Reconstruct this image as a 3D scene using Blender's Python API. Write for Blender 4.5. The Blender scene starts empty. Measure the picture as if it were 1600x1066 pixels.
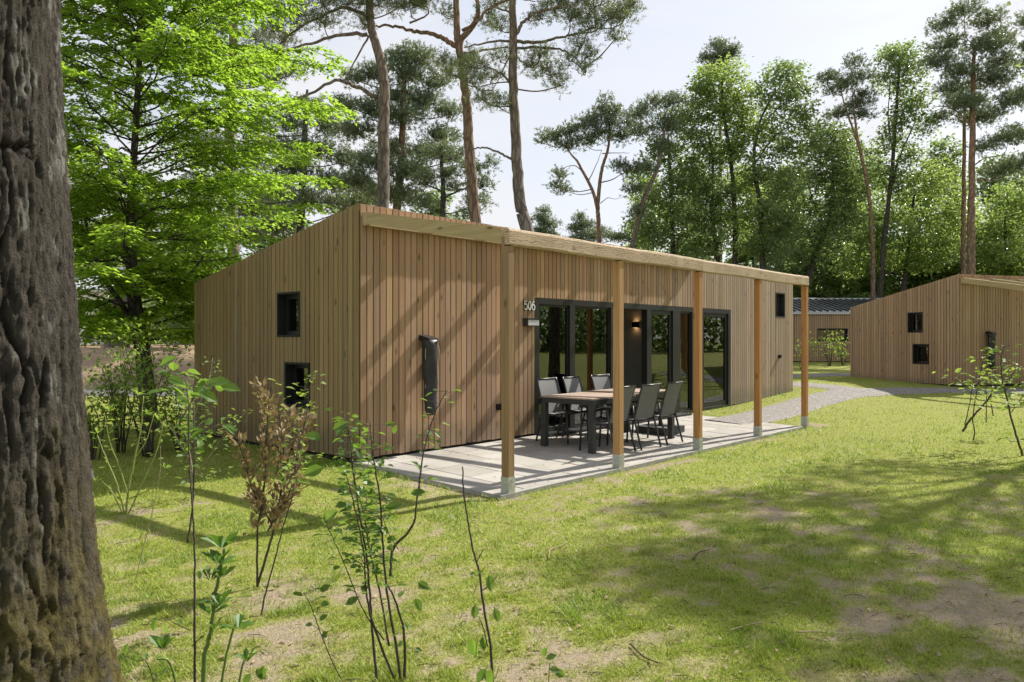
import bpy, math, random
import numpy as np

R = np.random.RandomState
rad = math.radians
sc = bpy.context.scene
col = sc.collection

# ------------------------------------------------------------------ camera
EYE = 1.55
FPX, U0, V0 = 1205.0, 800.0, 529.0            # focal length and horizon in photograph pixels
cam_d = bpy.data.cameras.new('camera')
cam = bpy.data.objects.new('camera', cam_d)
col.objects.link(cam)
cam.location = (0, 0, EYE)
cam.rotation_euler = (rad(90), 0, 0)
cam_d.sensor_width = 36
cam_d.lens = FPX / 1600 * 36
cam_d.shift_y = -(533 - V0) / 1600
cam_d.clip_start = 0.05
cam_d.clip_end = 600
cam_d.dof.use_dof = True
cam_d.dof.focus_distance = 11.0
cam_d.dof.aperture_fstop = 8.0
sc.camera = cam

# ------------------------------------------------------------------ directions of the cabin
TH = rad(41.19)
D2 = np.array([math.sin(TH), math.cos(TH)])    # along the facade, away from the camera
N2 = np.array([math.cos(TH), -math.sin(TH)])   # out of the facade, over the patio
C0 = np.array([-1.937, 9.735])                 # near corner of the cabin

# ------------------------------------------------------------------ sun and sky
SUN_SIDE = 0.125
sun_h = D2 + SUN_SIDE * N2
sun_v = np.array([sun_h[0], sun_h[1], 0.88])
sun_v = sun_v / np.linalg.norm(sun_v)
SUN_EL = math.asin(sun_v[2])
SUN_AZ = math.atan2(sun_v[0], sun_v[1])        # clockwise from +Y
sun_d = bpy.data.lights.new('sun', 'SUN')
sun_d.energy = 5.0
sun_d.angle = rad(0.55)
sun_d.color = (1.0, 0.93, 0.82)
sun = bpy.data.objects.new('sun', sun_d)
col.objects.link(sun)
sun.location = (30, 30, 30)
sun.rotation_euler = (math.pi / 2 - SUN_EL, 0, math.pi - SUN_AZ)

world = bpy.data.worlds.new('World')
sc.world = world
world.use_nodes = True
wn, wl = world.node_tree.nodes, world.node_tree.links
wn.clear()
w_out = wn.new('ShaderNodeOutputWorld')
w_bg = wn.new('ShaderNodeBackground')
w_bg.inputs['Strength'].default_value = 0.095
w_sky = wn.new('ShaderNodeTexSky')
w_sky.sky_type = 'NISHITA'
w_sky.sun_disc = False
w_sky.sun_elevation = SUN_EL
w_sky.sun_rotation = SUN_AZ
w_sky.air_density = 1.0
w_sky.dust_density = 1.5
w_sky.ozone_density = 1.0
w_tc = wn.new('ShaderNodeTexCoord')
w_map = wn.new('ShaderNodeMapping')
w_map.inputs['Scale'].default_value = (1.0, 1.0, 2.6)
w_n = wn.new('ShaderNodeTexNoise')
w_n.inputs['Scale'].default_value = 1.9
w_n.inputs['Detail'].default_value = 7
w_n.inputs['Roughness'].default_value = 0.52
w_n.inputs['Distortion'].default_value = 0.5
w_r = wn.new('ShaderNodeValToRGB')
w_r.color_ramp.elements[0].position = 0.38
w_r.color_ramp.elements[0].color = (0.50, 0.50, 0.50, 1)
w_r.color_ramp.elements[1].position = 0.60
w_r.color_ramp.elements[1].color = (0.97, 0.97, 0.97, 1)
w_mix = wn.new('ShaderNodeMixRGB')
w_mix.inputs[2].default_value = (5.5, 5.55, 5.75, 1)
wl.new(w_tc.outputs['Generated'], w_map.inputs['Vector'])
wl.new(w_map.outputs['Vector'], w_n.inputs['Vector'])
wl.new(w_n.outputs['Fac'], w_r.inputs['Fac'])
wl.new(w_r.outputs['Color'], w_mix.inputs[0])
wl.new(w_sky.outputs['Color'], w_mix.inputs[1])
wl.new(w_mix.outputs['Color'], w_bg.inputs['Color'])
wl.new(w_bg.outputs['Background'], w_out.inputs['Surface'])

sc.view_settings.view_transform = 'Standard'
sc.view_settings.look = 'None'
sc.view_settings.gamma = 1
sc.view_settings.exposure = 0.8
sc.view_settings.use_curve_mapping = False
sc.cycles.use_denoising = True
sc.cycles.max_bounces = 8
sc.cycles.transparent_max_bounces = 12
sc.cycles.caustics_reflective = False
sc.cycles.caustics_refractive = False
sc.cycles.sample_clamp_indirect = 6

# ------------------------------------------------------------------ helpers: places
def smooth(a, b, x):
    t = np.clip((np.asarray(x, float) - a) / (b - a), 0, 1)
    return t * t * (3 - 2 * t)

_perm = R(5).rand(256, 256)
def vnoise(x, y):
    x = np.asarray(x, float); y = np.asarray(y, float)
    xi = np.floor(x).astype(int); yi = np.floor(y).astype(int)
    fx = x - xi; fy = y - yi
    fx = fx * fx * (3 - 2 * fx); fy = fy * fy * (3 - 2 * fy)
    g = lambda a, b: _perm[a & 255, b & 255]
    return (g(xi, yi) * (1 - fx) + g(xi + 1, yi) * fx) * (1 - fy) + (g(xi, yi + 1) * (1 - fx) + g(xi + 1, yi + 1) * fx) * fy

def fbm(x, y, o=4):
    s, a, tot = 0, 1.0, 0
    for k in range(o):
        s = s + a * vnoise(x * 2 ** k + 17 * k, y * 2 ** k + 31 * k); tot += a; a *= 0.55
    return s / tot

def tw(x, y):
    return (x - C0[0]) * D2[0] + (y - C0[1]) * D2[1], (x - C0[0]) * N2[0] + (y - C0[1]) * N2[1]

def gz(x, y):
    """Height of the ground."""
    x = np.asarray(x, float); y = np.asarray(y, float)
    t, w = tw(x, y)
    z = -0.015 - 0.09 * smooth(0, 2.5, w)
    z = z + 0.25 * smooth(16, 23, y) * smooth(2, 7, x) + 0.17 * smooth(25, 38, y) * smooth(0, 6, x)
    far = smooth(3.5, 7, np.hypot(np.maximum(np.abs(t - 6.5) - 6.5, 0), np.maximum(np.abs(w - 0.5) - 3.5, 0)) + 3.0)
    z = z + (fbm(x * 0.45, y * 0.45, 3) - 0.5) * 0.10 * far + (fbm(x * 1.6 + 9, y * 1.6, 2) - 0.5) * 0.03 * far
    bank = smooth(24.8, 28.5, y + 0.4 * np.sin(x * 0.9)) * smooth(-4.5, -8, x)
    z = z + bank * (1.15 + 0.5 * (fbm(x * 0.35, y * 0.35, 3) - 0.5))
    return z

def G(u, v):
    """The ground point seen at a pixel of the photograph."""
    z = 0.0
    for _ in range(25):
        Y = FPX * (EYE - z) / max(v - V0, 4)
        X = (u - U0) / FPX * Y
        z = 0.5 * z + 0.5 * float(gz(X, Y))
    return np.array([X, Y, float(gz(X, Y))])

def P(u, v, Y):
    return np.array([(u - U0) / FPX * Y, Y, EYE + (V0 - v) / FPX * Y])

def L(t, w, z=0.0):
    a = C0 + D2 * t + N2 * w
    return np.array([a[0], a[1], z])

ROTZ = math.pi / 2 - TH          # local x of the cabin frame runs along the facade

# ------------------------------------------------------------------ helpers: meshes
def mesh_np(name, V, faces):
    """faces: list of integer arrays (M, K)."""
    V = np.asarray(V, np.float32)
    me = bpy.data.meshes.new(name)
    me.vertices.add(len(V))
    me.vertices.foreach_set('co', V.ravel())
    faces = [np.asarray(f, np.int32) for f in faces if len(f)]
    idx = np.concatenate([f.ravel() for f in faces])
    tot = np.concatenate([np.full(len(f), f.shape[1], np.int32) for f in faces])
    start = np.concatenate([[0], np.cumsum(tot)[:-1]]).astype(np.int32)
    me.loops.add(len(idx))
    me.loops.foreach_set('vertex_index', idx)
    me.polygons.add(len(tot))
    me.polygons.foreach_set('loop_start', start)
    me.polygons.foreach_set('use_smooth', np.zeros(len(tot), bool))
    me.update(calc_edges=True)
    return me

class MB:
    def __init__(self):
        self.V = []; self.F = {}; self.n = 0; self.T = []
    def add(self, V, F, tint=None):
        V = np.asarray(V, float).reshape(-1, 3)
        if isinstance(F, np.ndarray):
            F = [F] if F.ndim == 2 else F
        for f in F:
            f = np.asarray(f, int)
            if f.ndim == 1: f = f[None]
            self.F.setdefault(f.shape[1], []).append(f + self.n)
        self.V.append(V); self.n += len(V)
        if tint is not None: self.T.append(np.broadcast_to(np.asarray(tint, float).reshape(-1, 3) if np.ndim(tint) > 1 else np.asarray(tint, float), (len(V), 3)))
        return self
    def box(self, lo, hi):
        x0, y0, z0 = lo; x1, y1, z1 = hi
        V = [(x0,y0,z0),(x1,y0,z0),(x1,y1,z0),(x0,y1,z0),(x0,y0,z1),(x1,y0,z1),(x1,y1,z1),(x0,y1,z1)]
        return self.add(V, np.array([(0,3,2,1),(4,5,6,7),(0,1,5,4),(1,2,6,5),(2,3,7,6),(3,0,4,7)]))
    def hexa(self, V):
        return self.add(V, np.array([(0,3,2,1),(4,5,6,7),(0,1,5,4),(1,2,6,5),(2,3,7,6),(3,0,4,7)]))
    def bar(self, a, b, wx, wz, up=(0, 0, 1), ch=0.0):
        """A straight bar with a rectangular (optionally chamfered) section."""
        a = np.asarray(a, float); b = np.asarray(b, float)
        d = (b - a) / np.linalg.norm(b - a)
        s = np.cross(d, up); s /= np.linalg.norm(s); q = np.cross(s, d)
        hx, hz = wx / 2, wz / 2
        if ch <= 0:
            prof = [(-hx,-hz),(hx,-hz),(hx,hz),(-hx,hz)]
        else:
            c = ch
            prof = [(-hx+c,-hz),(hx-c,-hz),(hx,-hz+c),(hx,hz-c),(hx-c,hz),(-hx+c,hz),(-hx,hz-c),(-hx,-hz+c)]
        k = len(prof)
        V = [a + s*x + q*z for x, z in prof] + [b + s*x + q*z for x, z in prof]
        F = np.array([(i, (i+1) % k, k+(i+1) % k, k+i) for i in range(k)])
        self.add(V, [F, np.array([list(range(k))[::-1]]), np.array([list(range(k, 2*k))])])
        return self
    def tube(self, pts, rs, n=7, cap=True, tint=None, squash=None):
        pts = np.asarray(pts, float); m = len(pts)
        rs = np.broadcast_to(np.asarray(rs, float), (m,))
        d = np.gradient(pts, axis=0)
        d /= np.linalg.norm(d, axis=1)[:, None] + 1e-12
        ref = np.array([0.31, 0.95, 0.05]) if abs(d[0] @ np.array([0.31, 0.95, 0.05])) < 0.9 else np.array([1.0, 0, 0])
        s = np.cross(d, ref); s /= np.linalg.norm(s, axis=1)[:, None] + 1e-12
        q = np.cross(s, d)
        a = np.arange(n) / n * 2 * np.pi
        ring = np.cos(a)[None, :, None] * s[:, None] + np.sin(a)[None, :, None] * q[:, None]
        V = (pts[:, None] + ring * rs[:, None, None]).reshape(-1, 3)
        i = np.arange(m - 1)[:, None] * n; j = np.arange(n)[None]
        F = np.stack([i + j, i + (j + 1) % n, i + n + (j + 1) % n, i + n + j], -1).reshape(-1, 4)
        fs = [F]
        if cap:
            fs += [np.array([list(range(n))[::-1]]), np.array([list(range((m-1)*n, m*n))])]
        return self.add(V, fs, tint)
    def mesh(self, name):
        V = np.concatenate(self.V)
        me = mesh_np(name, V, [np.concatenate(f) for f in self.F.values()])
        if self.T and sum(len(t) for t in self.T) == len(V):
            T = np.concatenate(self.T)
            at = me.color_attributes.new('tint', 'FLOAT_COLOR', 'POINT')
            at.data.foreach_set('color', np.concatenate([T, np.ones((len(T), 1))], 1).astype(np.float32).ravel())
        return me
    def build(self, name, mat, parent=None, smooth=False):
        return link(name, self.mesh(name), mat, parent, smooth)

def link(name, me, mat, parent=None, smooth=False):
    if mat is not None and not me.materials: me.materials.append(mat)
    if smooth: me.shade_smooth()
    o = bpy.data.objects.new(name, me)
    col.objects.link(o)
    if parent is not None: o.parent = parent
    return o

def tag(o, label=None, cat=None, group=None, kind=None):
    if label: o['label'] = label
    if cat: o['category'] = cat
    if group: o['group'] = group
    if kind: o['kind'] = kind
    return o

def thing(name, loc, label, cat, rz=0.0, group=None):
    o = bpy.data.objects.new(name, None)
    o.empty_display_size = 0.2
    col.objects.link(o)
    o.location = tuple(float(c) for c in loc); o.rotation_euler = (0, 0, rz)
    return tag(o, label, cat, group)

def copy_tree(o, parent=None):
    c = o.copy(); col.objects.link(c)
    if parent is not None: c.parent = parent
    for ch in list(o.children): copy_tree(ch, c)
    return c

def spline(pts, m=4):
    """Catmull-Rom through the points."""
    p = np.asarray(pts, float)
    if len(p) < 3: 
        k = np.linspace(0, 1, m + 1)[:, None]
        return p[0] * (1 - k) + p[-1] * k
    q = np.vstack([2*p[0]-p[1], p, 2*p[-1]-p[-2]])
    out = []
    for i in range(1, len(q) - 2):
        t = np.linspace(0, 1, m, endpoint=False)[:, None]
        a, b, c, d = q[i-1], q[i], q[i+1], q[i+2]
        out.append(0.5 * ((2*b) + (-a+c)*t + (2*a-5*b+4*c-d)*t**2 + (-a+3*b-3*c+d)*t**3))
    out.append(p[-1][None])
    return np.vstack(out)

def unit(v):
    v = np.asarray(v, float)
    return v / (np.linalg.norm(v, axis=-1, keepdims=True) + 1e-12)

# ------------------------------------------------------------------ materials
def mat_new(name):
    m = bpy.data.materials.new(name); m.use_nodes = True
    nt = m.node_tree; nt.nodes.clear()
    out = nt.nodes.new('ShaderNodeOutputMaterial')
    return m, nt, out

class N:
    """Small shorthand over a node tree."""
    def __init__(s, nt): s.nt = nt
    def n(s, kind, **kw):
        nd = s.nt.nodes.new('ShaderNode' + kind)
        for k, v in kw.items():
            if k in nd.inputs: 
                if hasattr(v, 'links') or isinstance(v, bpy.types.NodeSocket): s.nt.links.new(v, nd.inputs[k])
                else: nd.inputs[k].default_value = v
            else: setattr(nd, k, v)
        return nd
    def l(s, a, b): s.nt.links.new(a, b)
    def ramp(s, fac, stops):
        nd = s.nt.nodes.new('ShaderNodeValToRGB')
        cr = nd.color_ramp
        while len(cr.elements) < len(stops): cr.elements.new(0.5)
        for e, (p, c) in zip(cr.elements, stops):
            e.position = p; e.color = (c, c, c, 1) if np.isscalar(c) else (*c, 1)
        s.l(fac, nd.inputs['Fac']); return nd.outputs['Color']
    def mix(s, fac, a, b, mode='MIX'):
        nd = s.nt.nodes.new('ShaderNodeMixRGB'); nd.blend_type = mode
        for k, v in ((0, fac), (1, a), (2, b)):
            if isinstance(v, bpy.types.NodeSocket): s.l(v, nd.inputs[k])
            else: nd.inputs[k].default_value = v if np.isscalar(v) else (*v, 1)
        return nd.outputs[0]
    def noise(s, vec, scale, detail=3, rough=0.55, dist=0.0):
        nd = s.nt.nodes.new('ShaderNodeTexNoise')
        nd.inputs['Scale'].default_value = scale; nd.inputs['Detail'].default_value = detail
        nd.inputs['Roughness'].default_value = rough; nd.inputs['Distortion'].default_value = dist
        if vec is not None: s.l(vec, nd.inputs['Vector'])
        return nd.outputs['Fac']
    def mapped(s, vec, scale=(1, 1, 1)):
        nd = s.nt.nodes.new('ShaderNodeMapping')
        nd.inputs['Scale'].default_value = scale
        s.l(vec, nd.inputs['Vector']); return nd.outputs['Vector']
    def bump(s, h, strength=0.3, dist=0.01):
        nd = s.nt.nodes.new('ShaderNodeBump')
        nd.inputs['Strength'].default_value = strength; nd.inputs['Distance'].default_value = dist
        s.l(h, nd.inputs['Height']); return nd.outputs['Normal']

def principled(x, out, base, rough=0.6, normal=None, metal=0.0, spec=0.4):
    b = x.n('BsdfPrincipled', Roughness=rough, Metallic=metal)
    b.inputs['Specular IOR Level'].default_value = spec
    if isinstance(base, bpy.types.NodeSocket): x.l(base, b.inputs['Base Color'])
    else: b.inputs['Base Color'].default_value = (*base, 1)
    if normal is not None: x.l(normal, b.inputs['Normal'])
    x.l(b.outputs[0], out.inputs['Surface'])
    return b

def mat_wood(name, axis, base, dark, knots=0.5, grain=1.0, bump=0.35, crack=0.0, isl=False, split=0.0):
    """Softwood: long grain, knots, and a tint of its own for each piece (object colour)."""
    m, nt, out = mat_new(name); x = N(nt)
    tc = x.n('TexCoord'); oi = x.n('ObjectInfo')
    off = x.n('VectorMath', operation='SCALE'); off.inputs[0].default_value = (37.1, 21.7, 53.3)
    x.l(oi.outputs['Random'], off.inputs['Scale'])
    add = x.n('VectorMath', operation='ADD')
    x.l(tc.outputs['Object'], add.inputs[0]); x.l(off.outputs[0], add.inputs[1])
    v = add.outputs[0]
    def sc3(across, along): return tuple(along if i == axis else across for i in range(3))
    g1 = x.noise(x.mapped(v, sc3(26, 0.9)), 1.0, 4, 0.6, 0.6)
    g2 = x.noise(x.mapped(v, sc3(110, 2.2)), 1.0, 2, 0.5)
    big = x.noise(x.mapped(v, sc3(1.4, 0.55)), 1.0, 2, 0.5)
    c = x.mix(x.ramp(g1, [(0.3, 0.0), (0.72, 1.0)]), base, dark)
    c = x.mix(x.ramp(g2, [(0.35, 0.0), (0.75, 0.32 * grain)]), c, tuple(k * 0.45 for k in dark))
    vor = x.n('TexVoronoi'); vor.feature = 'F1'; vor.inputs['Scale'].default_value = 1.0
    x.l(x.mapped(v, sc3(6.0, 2.4)), vor.inputs['Vector'])
    kn = x.ramp(vor.outputs['Distance'], [(0.06, knots), (0.17, 0.0)])
    c = x.mix(kn, c, tuple(k * 0.28 for k in dark))
    c = x.mix(x.ramp(big, [(0.35, 0.0), (0.7, 0.35)]), c, (base[0]*0.8, base[1]*0.82, base[2]*0.86))
    if crack > 0:
        wv = x.n('TexWave'); wv.wave_type = 'RINGS'; wv.inputs['Scale'].default_value = 6.0
        wv.inputs['Distortion'].default_value = 11.0; wv.inputs['Detail'].default_value = 3; wv.inputs['Detail Scale'].default_value = 1.6
        x.l(x.mapped(v, sc3(2.2, 0.8)), wv.inputs['Vector'])
        c = x.mix(x.ramp(wv.outputs['Fac'], [(0.0, crack), (0.22, 0.0)]), c, tuple(k * 0.35 for k in dark))
    if isl:
        geo = x.n('NewGeometry')
        c = x.mix(1.0, c, x.ramp(geo.outputs['Random Per Island'], [(0.0, 0.72), (1.0, 1.0)]), 'MULTIPLY')
    if isl:
        sp = x.n('SeparateXYZ', Vector=geo.outputs['Position'])
        hgt = x.n('Math', operation='MULTIPLY_ADD'); x.l(x.noise(geo.outputs['Position'], 6, 4, .7), hgt.inputs[0]); hgt.inputs[1].default_value = -0.45; x.l(sp.outputs['Z'], hgt.inputs[2])
        c = x.mix(x.ramp(hgt.outputs[0], [(0.0, 0.5), (0.22, 0.0)]), c, (0.17, 0.145, 0.105))
        wt = x.noise(x.mapped(geo.outputs['Position'], (5, 5, .35)), 1.0, 4, .6)
        c = x.mix(x.ramp(wt, [(0.48, 0.0), (0.72, 0.38)]), c, (0.30, 0.265, 0.225))
    if split > 0:
        g3 = x.noise(x.mapped(v, sc3(30, 0.55)), 1.0, 2, 0.4, 0.3)
        c = x.mix(x.ramp(g3, [(0.66, 0.0), (0.69, split)]), c, tuple(k * 0.22 for k in dark))
    c = x.mix(1.0, c, oi.outputs['Color'], 'MULTIPLY')
    nrm = x.bump(x.mix(0.5, g1, g2), bump, 0.004)
    principled(x, out, c, 0.75, nrm, 0, 0.25)
    return m

def mat_plain(name, base, rough=0.5, metal=0.0, var=0.15, scale=8.0, bump=0.0, spec=0.4):
    m, nt, out = mat_new(name); x = N(nt)
    tc = x.n('TexCoord')
    n1 = x.noise(tc.outputs['Object'], scale, 4, 0.6)
    c = x.mix(x.ramp(n1, [(0.3, 0.0), (0.7, 1.0)]), tuple(k*(1-var) for k in base), tuple(min(1, k*(1+var)) for k in base))
    nrm = x.bump(x.noise(tc.outputs['Object'], scale*12, 3), bump, 0.003) if bump else None
    principled(x, out, c, rough, nrm, metal, spec)
    return m

def mat_leaf(name, dark, light, trans, tfac=0.45, rough=0.45, use_tint=False):
    """Leaves: each piece takes its own tone; light passes through."""
    m, nt, out = mat_new(name); x = N(nt)
    geo = x.n('NewGeometry')
    rnd = geo.outputs['Random Per Island']
    c = x.mix(rnd, dark, light)
    if use_tint:
        at = x.n('Attribute', attribute_name='tint')
        c = x.mix(1.0, c, at.outputs['Color'], 'MULTIPLY')
        tcol = x.mix(1.0, x.mix(rnd, tuple(k*0.75 for k in trans), trans), at.outputs['Color'], 'MULTIPLY')
    else:
        tcol = x.mix(rnd, tuple(k*0.7 for k in trans), trans)
    dif = x.n('BsdfPrincipled', Roughness=rough); dif.inputs['Specular IOR Level'].default_value = 0.35
    x.l(c, dif.inputs['Base Color'])
    tr = x.n('BsdfTranslucent'); x.l(tcol, tr.inputs['Color'])
    mx = x.n('MixShader', Fac=tfac)
    x.l(dif.outputs[0], mx.inputs[1]); x.l(tr.outputs[0], mx.inputs[2])
    x.l(mx.outputs[0], out.inputs['Surface'])
    return m

def mat_bark(name, base, dark, scale=1.0, orange=None):
    m, nt, out = mat_new(name); x = N(nt)
    tc = x.n('TexCoord')
    v = x.mapped(tc.outputs['Object'], (9*scale, 9*scale, 2.4*scale))
    vor = x.n('TexVoronoi'); vor.feature = 'DISTANCE_TO_EDGE'; vor.inputs['Scale'].default_value = 1.0
    nz = x.noise(v, 1.3, 4, 0.6)
    dv = x.n('VectorMath', operation='MULTIPLY_ADD')
    x.l(v, dv.inputs[0]); dv.inputs[1].default_value = (1, 1, 1)
    cmb = x.n('CombineXYZ', X=nz, Y=nz, Z=nz); x.l(cmb.outputs[0], dv.inputs[2])
    x.l(dv.outputs[0], vor.inputs['Vector'])
    f = x.ramp(vor.outputs['Distance'], [(0.0, 0.0), (0.22, 1.0)])
    c = x.mix(f, dark, x.mix(nz, tuple(k*0.75 for k in base), tuple(min(1, k*1.25) for k in base)))
    if orange is not None:
        sep = x.n('SeparateXYZ', Vector=tc.outputs['Object'])
        hm = x.ramp(x.n('MapRange', Value=sep.outputs['Z'], **{'From Min': 5.0, 'From Max': 11.0}).outputs[0], [(0, 0.0), (1, 1.0)])
        c = x.mix(hm, c, x.mix(f, tuple(k*0.5 for k in orange), orange))
    nrm = x.bump(x.mix(0.4, f, nz), 0.7, 0.03)
    principled(x, out, c, 0.9, nrm, 0, 0.15)
    return m

# ------------------------------------------------------------------ material instances
M_board = mat_wood('larch_board', 2, (0.56, 0.39, 0.25), (0.37, 0.238, 0.14), 0.85, isl=True)
M_post = mat_wood('post_wood', 2, (0.55, 0.345, 0.175), (0.38, 0.21, 0.09), 0.7, split=0.8)
M_beam = mat_wood('beam_wood', 0, (0.63, 0.50, 0.365), (0.48, 0.36, 0.24), 0.6, crack=0.25)
M_beam_rough = mat_wood('rough_beam_wood', 0, (0.64, 0.51, 0.375), (0.48, 0.36, 0.24), 0.8, crack=0.9, bump=0.6)
M_rafter = mat_wood('rafter_wood', 1, (0.55, 0.425, 0.255), (0.39, 0.28, 0.145), 1.0)
M_plank = mat_wood('table_plank', 0, (0.42, 0.33, 0.27), (0.26, 0.19, 0.15), 0.1)
M_floorwood = mat_wood('floor_wood', 0, (0.30, 0.22, 0.15), (0.2, 0.14, 0.09), 0.2)
M_frame = mat_plain('anthracite_frame', (0.016, 0.017, 0.018), 0.42, 0, 0.1)
M_reveal = mat_plain('dark_reveal', (0.012, 0.012, 0.013), 0.6)
M_membrane = mat_plain('dark_membrane', (0.014, 0.012, 0.010), 0.9)
M_plinth = mat_plain('dark_plinth', (0.03, 0.028, 0.026), 0.9)
M_alu = mat_plain('dark_aluminium', (0.035, 0.037, 0.037), 0.42, 0.0, 0.08, 20)
M_sling = mat_plain('grey_sling', (0.155, 0.155, 0.16), 0.7, 0, 0.06, 60, 0.2)
M_steel = mat_plain('brushed_steel', (0.62, 0.62, 0.60), 0.3, 1.0, 0.05)
M_galv = mat_plain('galvanised_shoe', (0.43, 0.45, 0.41), 0.45, 0.35, 0.18, 25)
M_cover = mat_plain('black_cover_cloth', (0.022, 0.022, 0.027), 0.5, 0, 0.2, 12, 0.2, 0.5)
M_cord = mat_plain('pale_cord', (0.55, 0.52, 0.46), 0.8)
M_white = mat_plain('white_paint', (0.82, 0.82, 0.80), 0.5)
M_black = mat_plain('black_plastic', (0.012, 0.012, 0.012), 0.4)
M_concrete = mat_plain('dark_concrete', (0.06, 0.062, 0.065), 0.8, 0, 0.2, 12, 0.3)
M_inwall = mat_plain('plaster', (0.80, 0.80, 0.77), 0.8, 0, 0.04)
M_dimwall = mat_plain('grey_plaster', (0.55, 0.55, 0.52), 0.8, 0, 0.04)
M_curtain = mat_plain('curtain_cloth', (0.36, 0.42, 0.38), 0.9, 0, 0.08)
M_fabric = mat_plain('sofa_cloth', (0.16, 0.15, 0.14), 0.9, 0, 0.1)
M_roof = mat_plain('zinc_roof', (0.50, 0.52, 0.55), 0.42, 0.2, 0.12, 1.5)
M_ridge = mat_plain('zinc_trim', (0.48, 0.49, 0.51), 0.38, 0.4, 0.1, 2)

def mat_glass():
    m, nt, out = mat_new('window_glass'); x = N(nt)
    fr = x.n('Fresnel', IOR=2.0)
    gl = x.n('BsdfGlossy', Roughness=0.0); gl.inputs['Color'].default_value = (0.92, 0.95, 0.94, 1)
    tr = x.n('BsdfTransparent'); tr.inputs['Color'].default_value = (0.72, 0.78, 0.75, 1)
    mx = x.n('MixShader')
    x.l(fr.outputs[0], mx.inputs[0]); x.l(tr.outputs[0], mx.inputs[1]); x.l(gl.outputs[0], mx.inputs[2])
    x.l(mx.outputs[0], out.inputs['Surface'])
    return m
M_glass = mat_glass()

def mat_emit(name, colr, s):
    m, nt, out = mat_new(name); x = N(nt)
    e = x.n('Emission', Strength=s); e.inputs['Color'].default_value = (*colr, 1)
    x.l(e.outputs[0], out.inputs['Surface']); return m
M_glow = mat_emit('lamp_glow', (1.0, 0.55, 0.22), 1.6)

def mat_tile():
    m, nt, out = mat_new('concrete_tile'); x = N(nt); geo_ = x.n('NewGeometry')
    tc = x.n('TexCoord'); oi = x.n('ObjectInfo')
    off = x.n('VectorMath', operation='SCALE'); off.inputs[0].default_value = (31, 17, 5)
    x.l(oi.outputs['Random'], off.inputs['Scale'])
    add = x.n('VectorMath', operation='ADD'); x.l(tc.outputs['Object'], add.inputs[0]); x.l(off.outputs[0], add.inputs[1])
    n1 = x.noise(add.outputs[0], 3.0, 5, 0.65); n2 = x.noise(add.outputs[0], 90, 3, 0.6)
    c = x.mix(x.ramp(n1, [(0.3, 0), (0.75, 1)]), (0.335, 0.325, 0.305), (0.415, 0.405, 0.385))
    c = x.mix(x.ramp(n2, [(0.4, 0), (0.8, 0.35)]), c, (0.28, 0.25, 0.21))
    n6 = x.noise(geo_.outputs['Position'], 1.3, 5, 0.7); n7 = x.noise(geo_.outputs['Position'], 14, 4, 0.7)
    c = x.mix(x.ramp(n6, [(0.48, 0), (0.72, 0.45)]), c, (0.24, 0.215, 0.175))
    c = x.mix(x.ramp(n7, [(0.60, 0), (0.75, 0.5)]), c, (0.22, 0.19, 0.15))
    c = x.mix(1.0, c, oi.outputs['Color'], 'MULTIPLY')
    principled(x, out, c, 0.85, x.bump(n2, 0.25, 0.003), 0, 0.2)
    return m
M_tile = mat_tile()
M_kerb = mat_plain('kerb_concrete', (0.29, 0.28, 0.26), 0.9, 0, 0.15, 6, 0.3)

def mat_ground():
    """Thin lawn over sandy soil; the green is grass seen between blades, the bank is bare sand."""
    m, nt, out = mat_new('lawn_soil'); x = N(nt)
    tc = x.n('TexCoord'); v = tc.outputs['Object']
    at = x.n('Attribute', attribute_name='tint')
    sep = x.n('SeparateColor'); x.l(at.outputs['Color'], sep.inputs[0])     # R grass cover, G sand
    n1 = x.noise(v, 1.1, 5, 0.65); n2 = x.noise(v, 9, 5, 0.7); n3 = x.noise(v, 60, 4, 0.7); n4 = x.noise(v, 0.25, 3, 0.5)
    soil = x.mix(n3, (0.19, 0.155, 0.11), (0.40, 0.335, 0.245))
    soil = x.mix(x.ramp(n2, [(0.45, 0), (0.7, 0.6)]), soil, (0.33, 0.27, 0.18))
    green = x.mix(n3, (0.16, 0.205, 0.03), (0.29, 0.345, 0.06))
    green = x.mix(x.ramp(n4, [(0.35, 0), (0.65, 0.55)]), green, (0.23, 0.25, 0.06))
    straw = x.mix(n3, (0.18, 0.16, 0.06), (0.35, 0.31, 0.14))
    green = x.mix(x.ramp(n2, [(0.45, 0), (0.62, 0.65)]), green, straw)
    cov = x.n('Math', operation='ADD'); x.l(sep.outputs[0], cov.inputs[0])
    sh = x.n('Math', operation='MULTIPLY_ADD'); x.l(n2, sh.inputs[0]); sh.inputs[1].default_value = 0.9; sh.inputs[2].default_value = -0.45
    x.l(sh.outputs[0], cov.inputs[1])
    c = x.mix(x.ramp(cov.outputs[0], [(0.30, 0), (0.62, 1)]), soil, green)
    sand = x.mix(n2, (0.24, 0.17, 0.105), (0.42, 0.32, 0.22))
    sand = x.mix(x.ramp(n1, [(0.45, 0), (0.7, 0.75)]), sand, (0.20, 0.15, 0.10))
    n5 = x.noise(v, 24, 5, 0.75); vd = x.n('TexVoronoi'); vd.inputs['Scale'].default_value = 30; x.l(v, vd.inputs['Vector'])
    c = x.mix(x.ramp(n5, [(0.45, 0), (0.70, 0.5)]), c, (0.11, 0.085, 0.055))
    c = x.mix(x.ramp(vd.outputs['Distance'], [(0.05, 0.7), (0.13, 0)]), c, (0.42, 0.36, 0.26))
    c = x.mix(sep.outputs[1], c, sand)
    h = x.mix(0.5, n3, n2)
    principled(x, out, c, 0.95, x.bump(h, 0.9, 0.03), 0, 0.1)
    return m
M_ground = mat_ground()

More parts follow.
